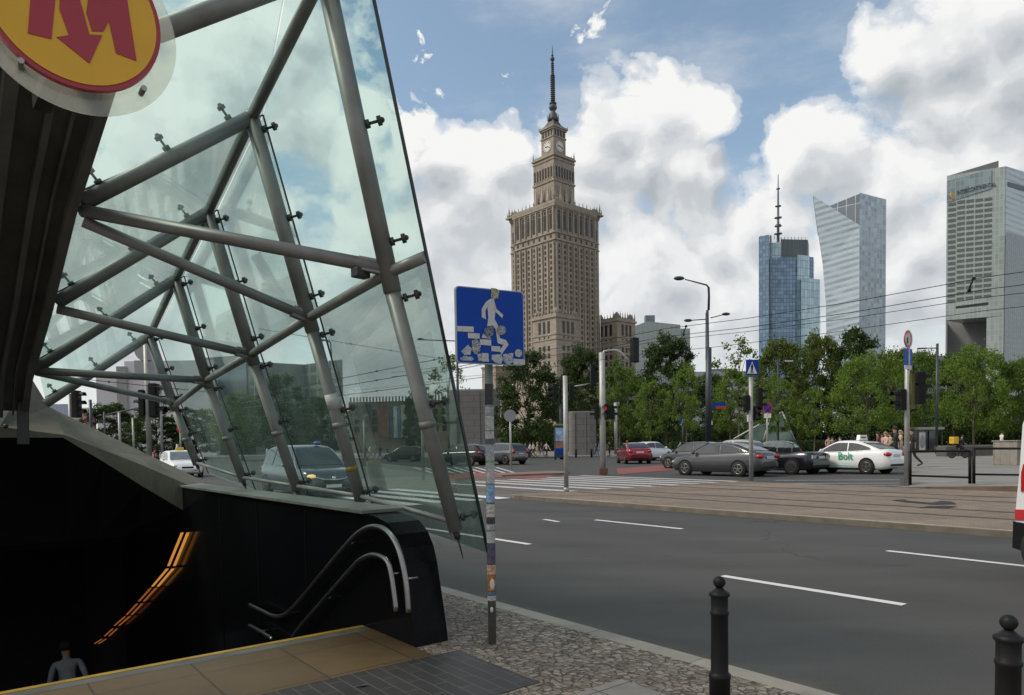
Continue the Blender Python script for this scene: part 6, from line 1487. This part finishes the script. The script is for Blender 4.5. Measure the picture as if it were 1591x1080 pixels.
# ---- hotel tower at the right
BPX = 1520
t = thing('hotel_tower', 'grey green hotel tower with window grid and dark recess, cut by the right edge', 'tower', (bx(1520, 430), 430, 0)); o0 = t.location
hgrid = curtain('hotel_panels', (.30, .345, .335), (.37, .42, .41), 2.1, 3.5, .07, .25, .12, spec=.5); hglass = curtain('hotel_glass', (.18, .24, .26), (.28, .32, .32), 2.4, 3.6, .06, .1, .25); hdark = curtain('hotel_low', (.19, .225, .24), (.32, .36, .37), 2.4, 3.4, .3, .2, .2); hgrey = plain('hotel_recess', (.22, .225, .225), .6, 0, .12, .08)
hstripe = banded('hotel_side', (.45, .50, .50), (.29, .34, .36), 3.4, .62, 30.0, .2)
dL, dC, dR = 442, 428, 470
def hq(px, f): return (px, dL + (dC - dL) * f)
zv = bz(491, dC)
slab(t, [(1469.5,dL),(1560,dC),(1640,dR),(1545,dR + 15)], 259, dC, 'upper_body', hgrid, zbot=zv)
MB().add([Vector((bx(x, d), d, bz(y, d))) - o0 for x, d, y in ((1470,dL - .3,281),(1470,dL - .3,314),(1538,431 - .1,293),(1538,431 - .1,263))], [(0, 1, 2, 3)]).build('top_glazing', hglass, t)
MB().prism([Vector((bx(x, d), d, bz(y, dC))) - o0 for x, d, y in ((1471,dL + 1,258),(1471,dL + 1,283),(1549,dC + 3,262),(1549,dC + 3,247))], (5.8, 9, 0)).build('roof_screen', plain('screen', (.135, .15, .15), .5, .2, .1, .1), t)
slab(t, [(1533,dC + 4.4),(1560,dC),(1640,dR),(1560,dR)], 491, dC, 'column_block', hgrid, zbot=0, base_=zv - .02)
slab(t, [(1471,dL + 18),(1541,dC + 20),(1541,dC + 30),(1474,dL + 30)], 491, dC, 'recess_wall', hgrey, zbot=0, base_=zv + 8)
slab(t, [(1469.5,dL + .1),(1472,dL + .1 - .35),(1474,dL + 19),(1471,dL + 19)], 491, dC, 'thin_side_wall', hgrey, zbot=0, base_=zv - .01)
slab(t, [(1561,dC - 7),(1660,dR - 8),(1660,dR),(1561,dC + 3)], 366, dC, 'low_wing', hdark)
MB().add([Vector((bx(x, d), d, bz(y, d))) - o0 for x, d, y in ((1560.6,dC + .1,259),(1640,dR - .4,284),(1640,dR - .4,400),(1560.6,dC + .1,370))], [(0, 1, 2, 3)]).build('striped_side', hstripe, t)
MB().add([Vector((bx(x, d), d, bz(y, d))) - o0 for x, d, y in ((1564,dC + 1.2,283),(1640,dR - 1.2,306),(1640,dR - 1.2,314),(1564,dC + 1.2,290))], [(0, 1, 2, 3)]).build('dark_band', M['win'], t)
ang = math.atan2(dC - dL, bx(1560, dC) - bx(1469.5, dL)); wl = []
for c in range(5):
    for r in range(19):
        f = ((1477.5 + 14.0 * c) - 1469.5) / 90.5; d = dL + (dC - dL) * f; yt = 311 + r * 8.35 - 5.0 * (c - 0) / 4
        p = Vector((bx(1477.5 + 14.0 * c, d), d - .12, bz(yt + (6 if c < 1 else 4), d))) - o0; wl.append((p, ang, 3.9, 1.75))
windows(t, wl, plain('hotel_window', (.085, .105, .10), .25, 0, .3, .3), cap=100)
MB().beam(Vector((bx(1472, dL), dL - .2, bz(479, dL))) - o0, Vector((bx(1535, 432), 431.8, bz(472, 432))) - o0, .5, 1.6).build('louvre_band', M['win'], t)
cu = bpy.data.curves.new('hotel_lettering', 'FONT'); cu.body = 'INTERCONTINENTAL'; cu.size = 4.0; cu.extrude = .15; cu.offset = .05
o = bpy.data.objects.new('hotel_lettering', cu); COL.objects.link(o); o.parent = t; cu.materials.append(plain('letter_blue', (.06, .075, .10), .5)); o.location = Vector((bx(1484.5, 439.6), 439.0, bz(302.5, 439.6))) - o0
tx_ = bx(1553, 428.6) - bx(1484.5, 439.6); o.rotation_euler = (R(90), -R(5.6), ang)
o = to_mesh(o); bpy.context.view_layer.update(); o.scale = (tx_ / max(o.dimensions.x, 1), .85, 1)
c = Vector((bx(1478.5, 440.6), 440.2, bz(304, 440.6))) - o0; MB().tube(c, c + Vector((.1, -.5, 0)), 2.2, 2.2, 20).build('hotel_emblem', plain('emblem_gold', (.55, .36, .10), .4), t)
# ---- far blocks
BPX = 1030
t = thing('office_block', 'distant grey green block with a sloping roofline right of the palace', 'building', (bx(1025, 600), 600, 0)); o0 = t.location
fb = curtain('far_block', (.24, .28, .28), (.30, .34, .34), 4, 4, .12, .3, .1)
MB().prism([Vector((bx(x, 600), 600, bz(y, 600))) - o0 for x, y in ((985,700),(985,506),(1006,499),(1057,505),(1057,700))], (0, 40, 0)).build('main_block', fb, t); slab(t, [(1057.1,604),(1072,604),(1072,640),(1057.1,640)], 511, 604, 'side_block', fb)
MB().box(Vector((bx(1009, 610), 610, bz(496, 610))) - o0, (8, 6, 6)).build('roof_hut', steel_t, t)
BPX = 240
t = thing('department_store', 'pale windowless block with a dark stripe beyond the concrete beam', 'building', (bx(240, 170), 170, 0)); o0 = t.location
pale = plain('pale_render', (.47, .46, .48), .7, 0, .08, .1)
slab(t, [(145,170),(335,170),(335,210),(145,210)], 577, 170, 'wall', pale); slab(t, [(190,168.5),(330,168.5),(330,169.9),(190,169.9)], 562, 170, 'raised_wall', pale); slab(t, [(177,168),(193,168),(193,169.9),(177,169.9)], 570, 170, 'dark_stripe', plain('stripe', (.22, .22, .22), .6), t) if False else slab(t, [(177,168),(193,168),(193,169.9),(177,169.9)], 570, 170, 'dark_stripe', plain('stripe', (.22, .22, .22), .6))
BPX = 100
t = thing('shop_front', 'low pale pavilion with a pink poster at far left', 'building', (bx(110, 120), 120, 0)); slab(t, [(60,120),(143,120),(143,135),(60,135)], 634, 120, 'wall', M['offwhite']); slab(t, [(116,119.6),(141,119.6),(141,119.9),(116,119.9)], 640, 120, 'poster', plain('pink_poster', (.4, .2, .24), .6, 0, .6, .8), zbot=2); slab(t, [(60,119.6),(100,119.6),(100,119.9),(60,119.9)], 628, 120, 'blue_fascia', plain('fascia', (.3, .33, .45), .6), zbot=6)
BPX = 400
t = thing('office_block', 'long grey green block seen through the canopy glass', 'building', (bx(400, 190), 190, 0)); gb = curtain('glass_block', (.10, .12, .115), (.14, .16, .15), 3.4, 3.6, .12, .25, .25)
slab(t, [(255,200),(392,190),(392,215),(255,225)], 557, 190, 'long_wing', gb); slab(t, [(392.2,188),(470,196),(530,186),(530,215),(392.2,215)], 562, 188, 'curved_wing', gb); slab(t, [(300,196),(380,190.5),(380,194),(300,199)], 551, 190, 'roof_storey', steel_t)
BPX = 640
t = thing('banner_building', 'low stone building with large red and blue banners behind the glass', 'building', (bx(640, 170), 170, 0)); o0 = t.location
slab(t, [(538,172),(770,166),(770,200),(538,206)], 623, 170, 'wall', stone('museum_stone', (.24, .21, .17), .9))
mb = MB()
for i in range(34): mb.box(Vector((bx(541 + i * 5.2, 171), 171.4 - .13 * i, bz(623, 171) + .5)) - o0, (.35, .35, 1.2))
mb.build('roof_spikes', M['pk_dark'], t)
def banner(x0, x1, y0, y1, col, nm='banner', var=.5):
    MB().prism([Vector((bx(x, 169), 169.6 - .02 * (x - 540) / 2, bz(y, 169))) - o0 for x, y in ((x0,y0),(x1,y0),(x1,y1),(x0,y1))], (0, -.25, 0)).build(nm, plain('banner_print', col, .6, 0, var, .35), t)
banner(555, 575, 629, 651, (.06, .07, .07), 'screen', .2); banner(584, 601, 629, 679, (.17, .075, .06)); banner(602, 607, 631, 680, (.04, .09, .15)); banner(608, 614, 631, 680, (.35, .36, .34)); banner(615, 619, 631, 680, (.07, .16, .25)); banner(620, 629, 629, 680, (.30, .31, .29)); banner(632, 641, 632, 680, (.11, .11, .10))
windows(t, [(Vector((bx(548 + 14 * i, 169), 171.0 - .9 * i / 3.2, bz(640 + 13 * j, 169))) - o0, -.05, 1.1, 1.3) for i in range(15) for j in range(3)], M['win'])
for px0, px1, y, d, lb, c in ((330, 560, 640, 330, 'distant low pale building through the glass', (.3, .3, .29)), (640, 735, 655, 300, 'distant low brown building behind the lamp post', (.2, .18, .15)), (1066, 1180, 577, 420, 'grey block just showing above the trees left of the blue tower', (.3, .32, .33)), (1372, 1470, 553, 520, 'pale low block between the curved tower and the hotel', (.34, .36, .37))):
    BPX = (px0 + px1) / 2; t = thing('office_block', lb, 'building', (bx((px0 + px1) / 2, d), d, 0)); o0 = t.location; slab(t, [(px0,d),(px1,d),(px1,d + 25),(px0,d + 25)], y, d, 'wall', plain('far_wall', c, .7, 0, .1, .1))
    w = px1 - px0; slab(t, [(px0 + w * .3,d + 4),(px0 + w * .6,d + 4),(px0 + w * .6,d + 15),(px0 + w * .3,d + 15)], y - 5, d, 'roof_storey', steel_t)
    windows(t, [(Vector((bx(px0 + w * (i + .5) / 14, d), d - .1, bz(y + 10 + 11 * j, d))) - o0, 0, w / 14 * .6 * d / F, 5 * d / F) for i in range(14) for j in range(4)], M['win'])
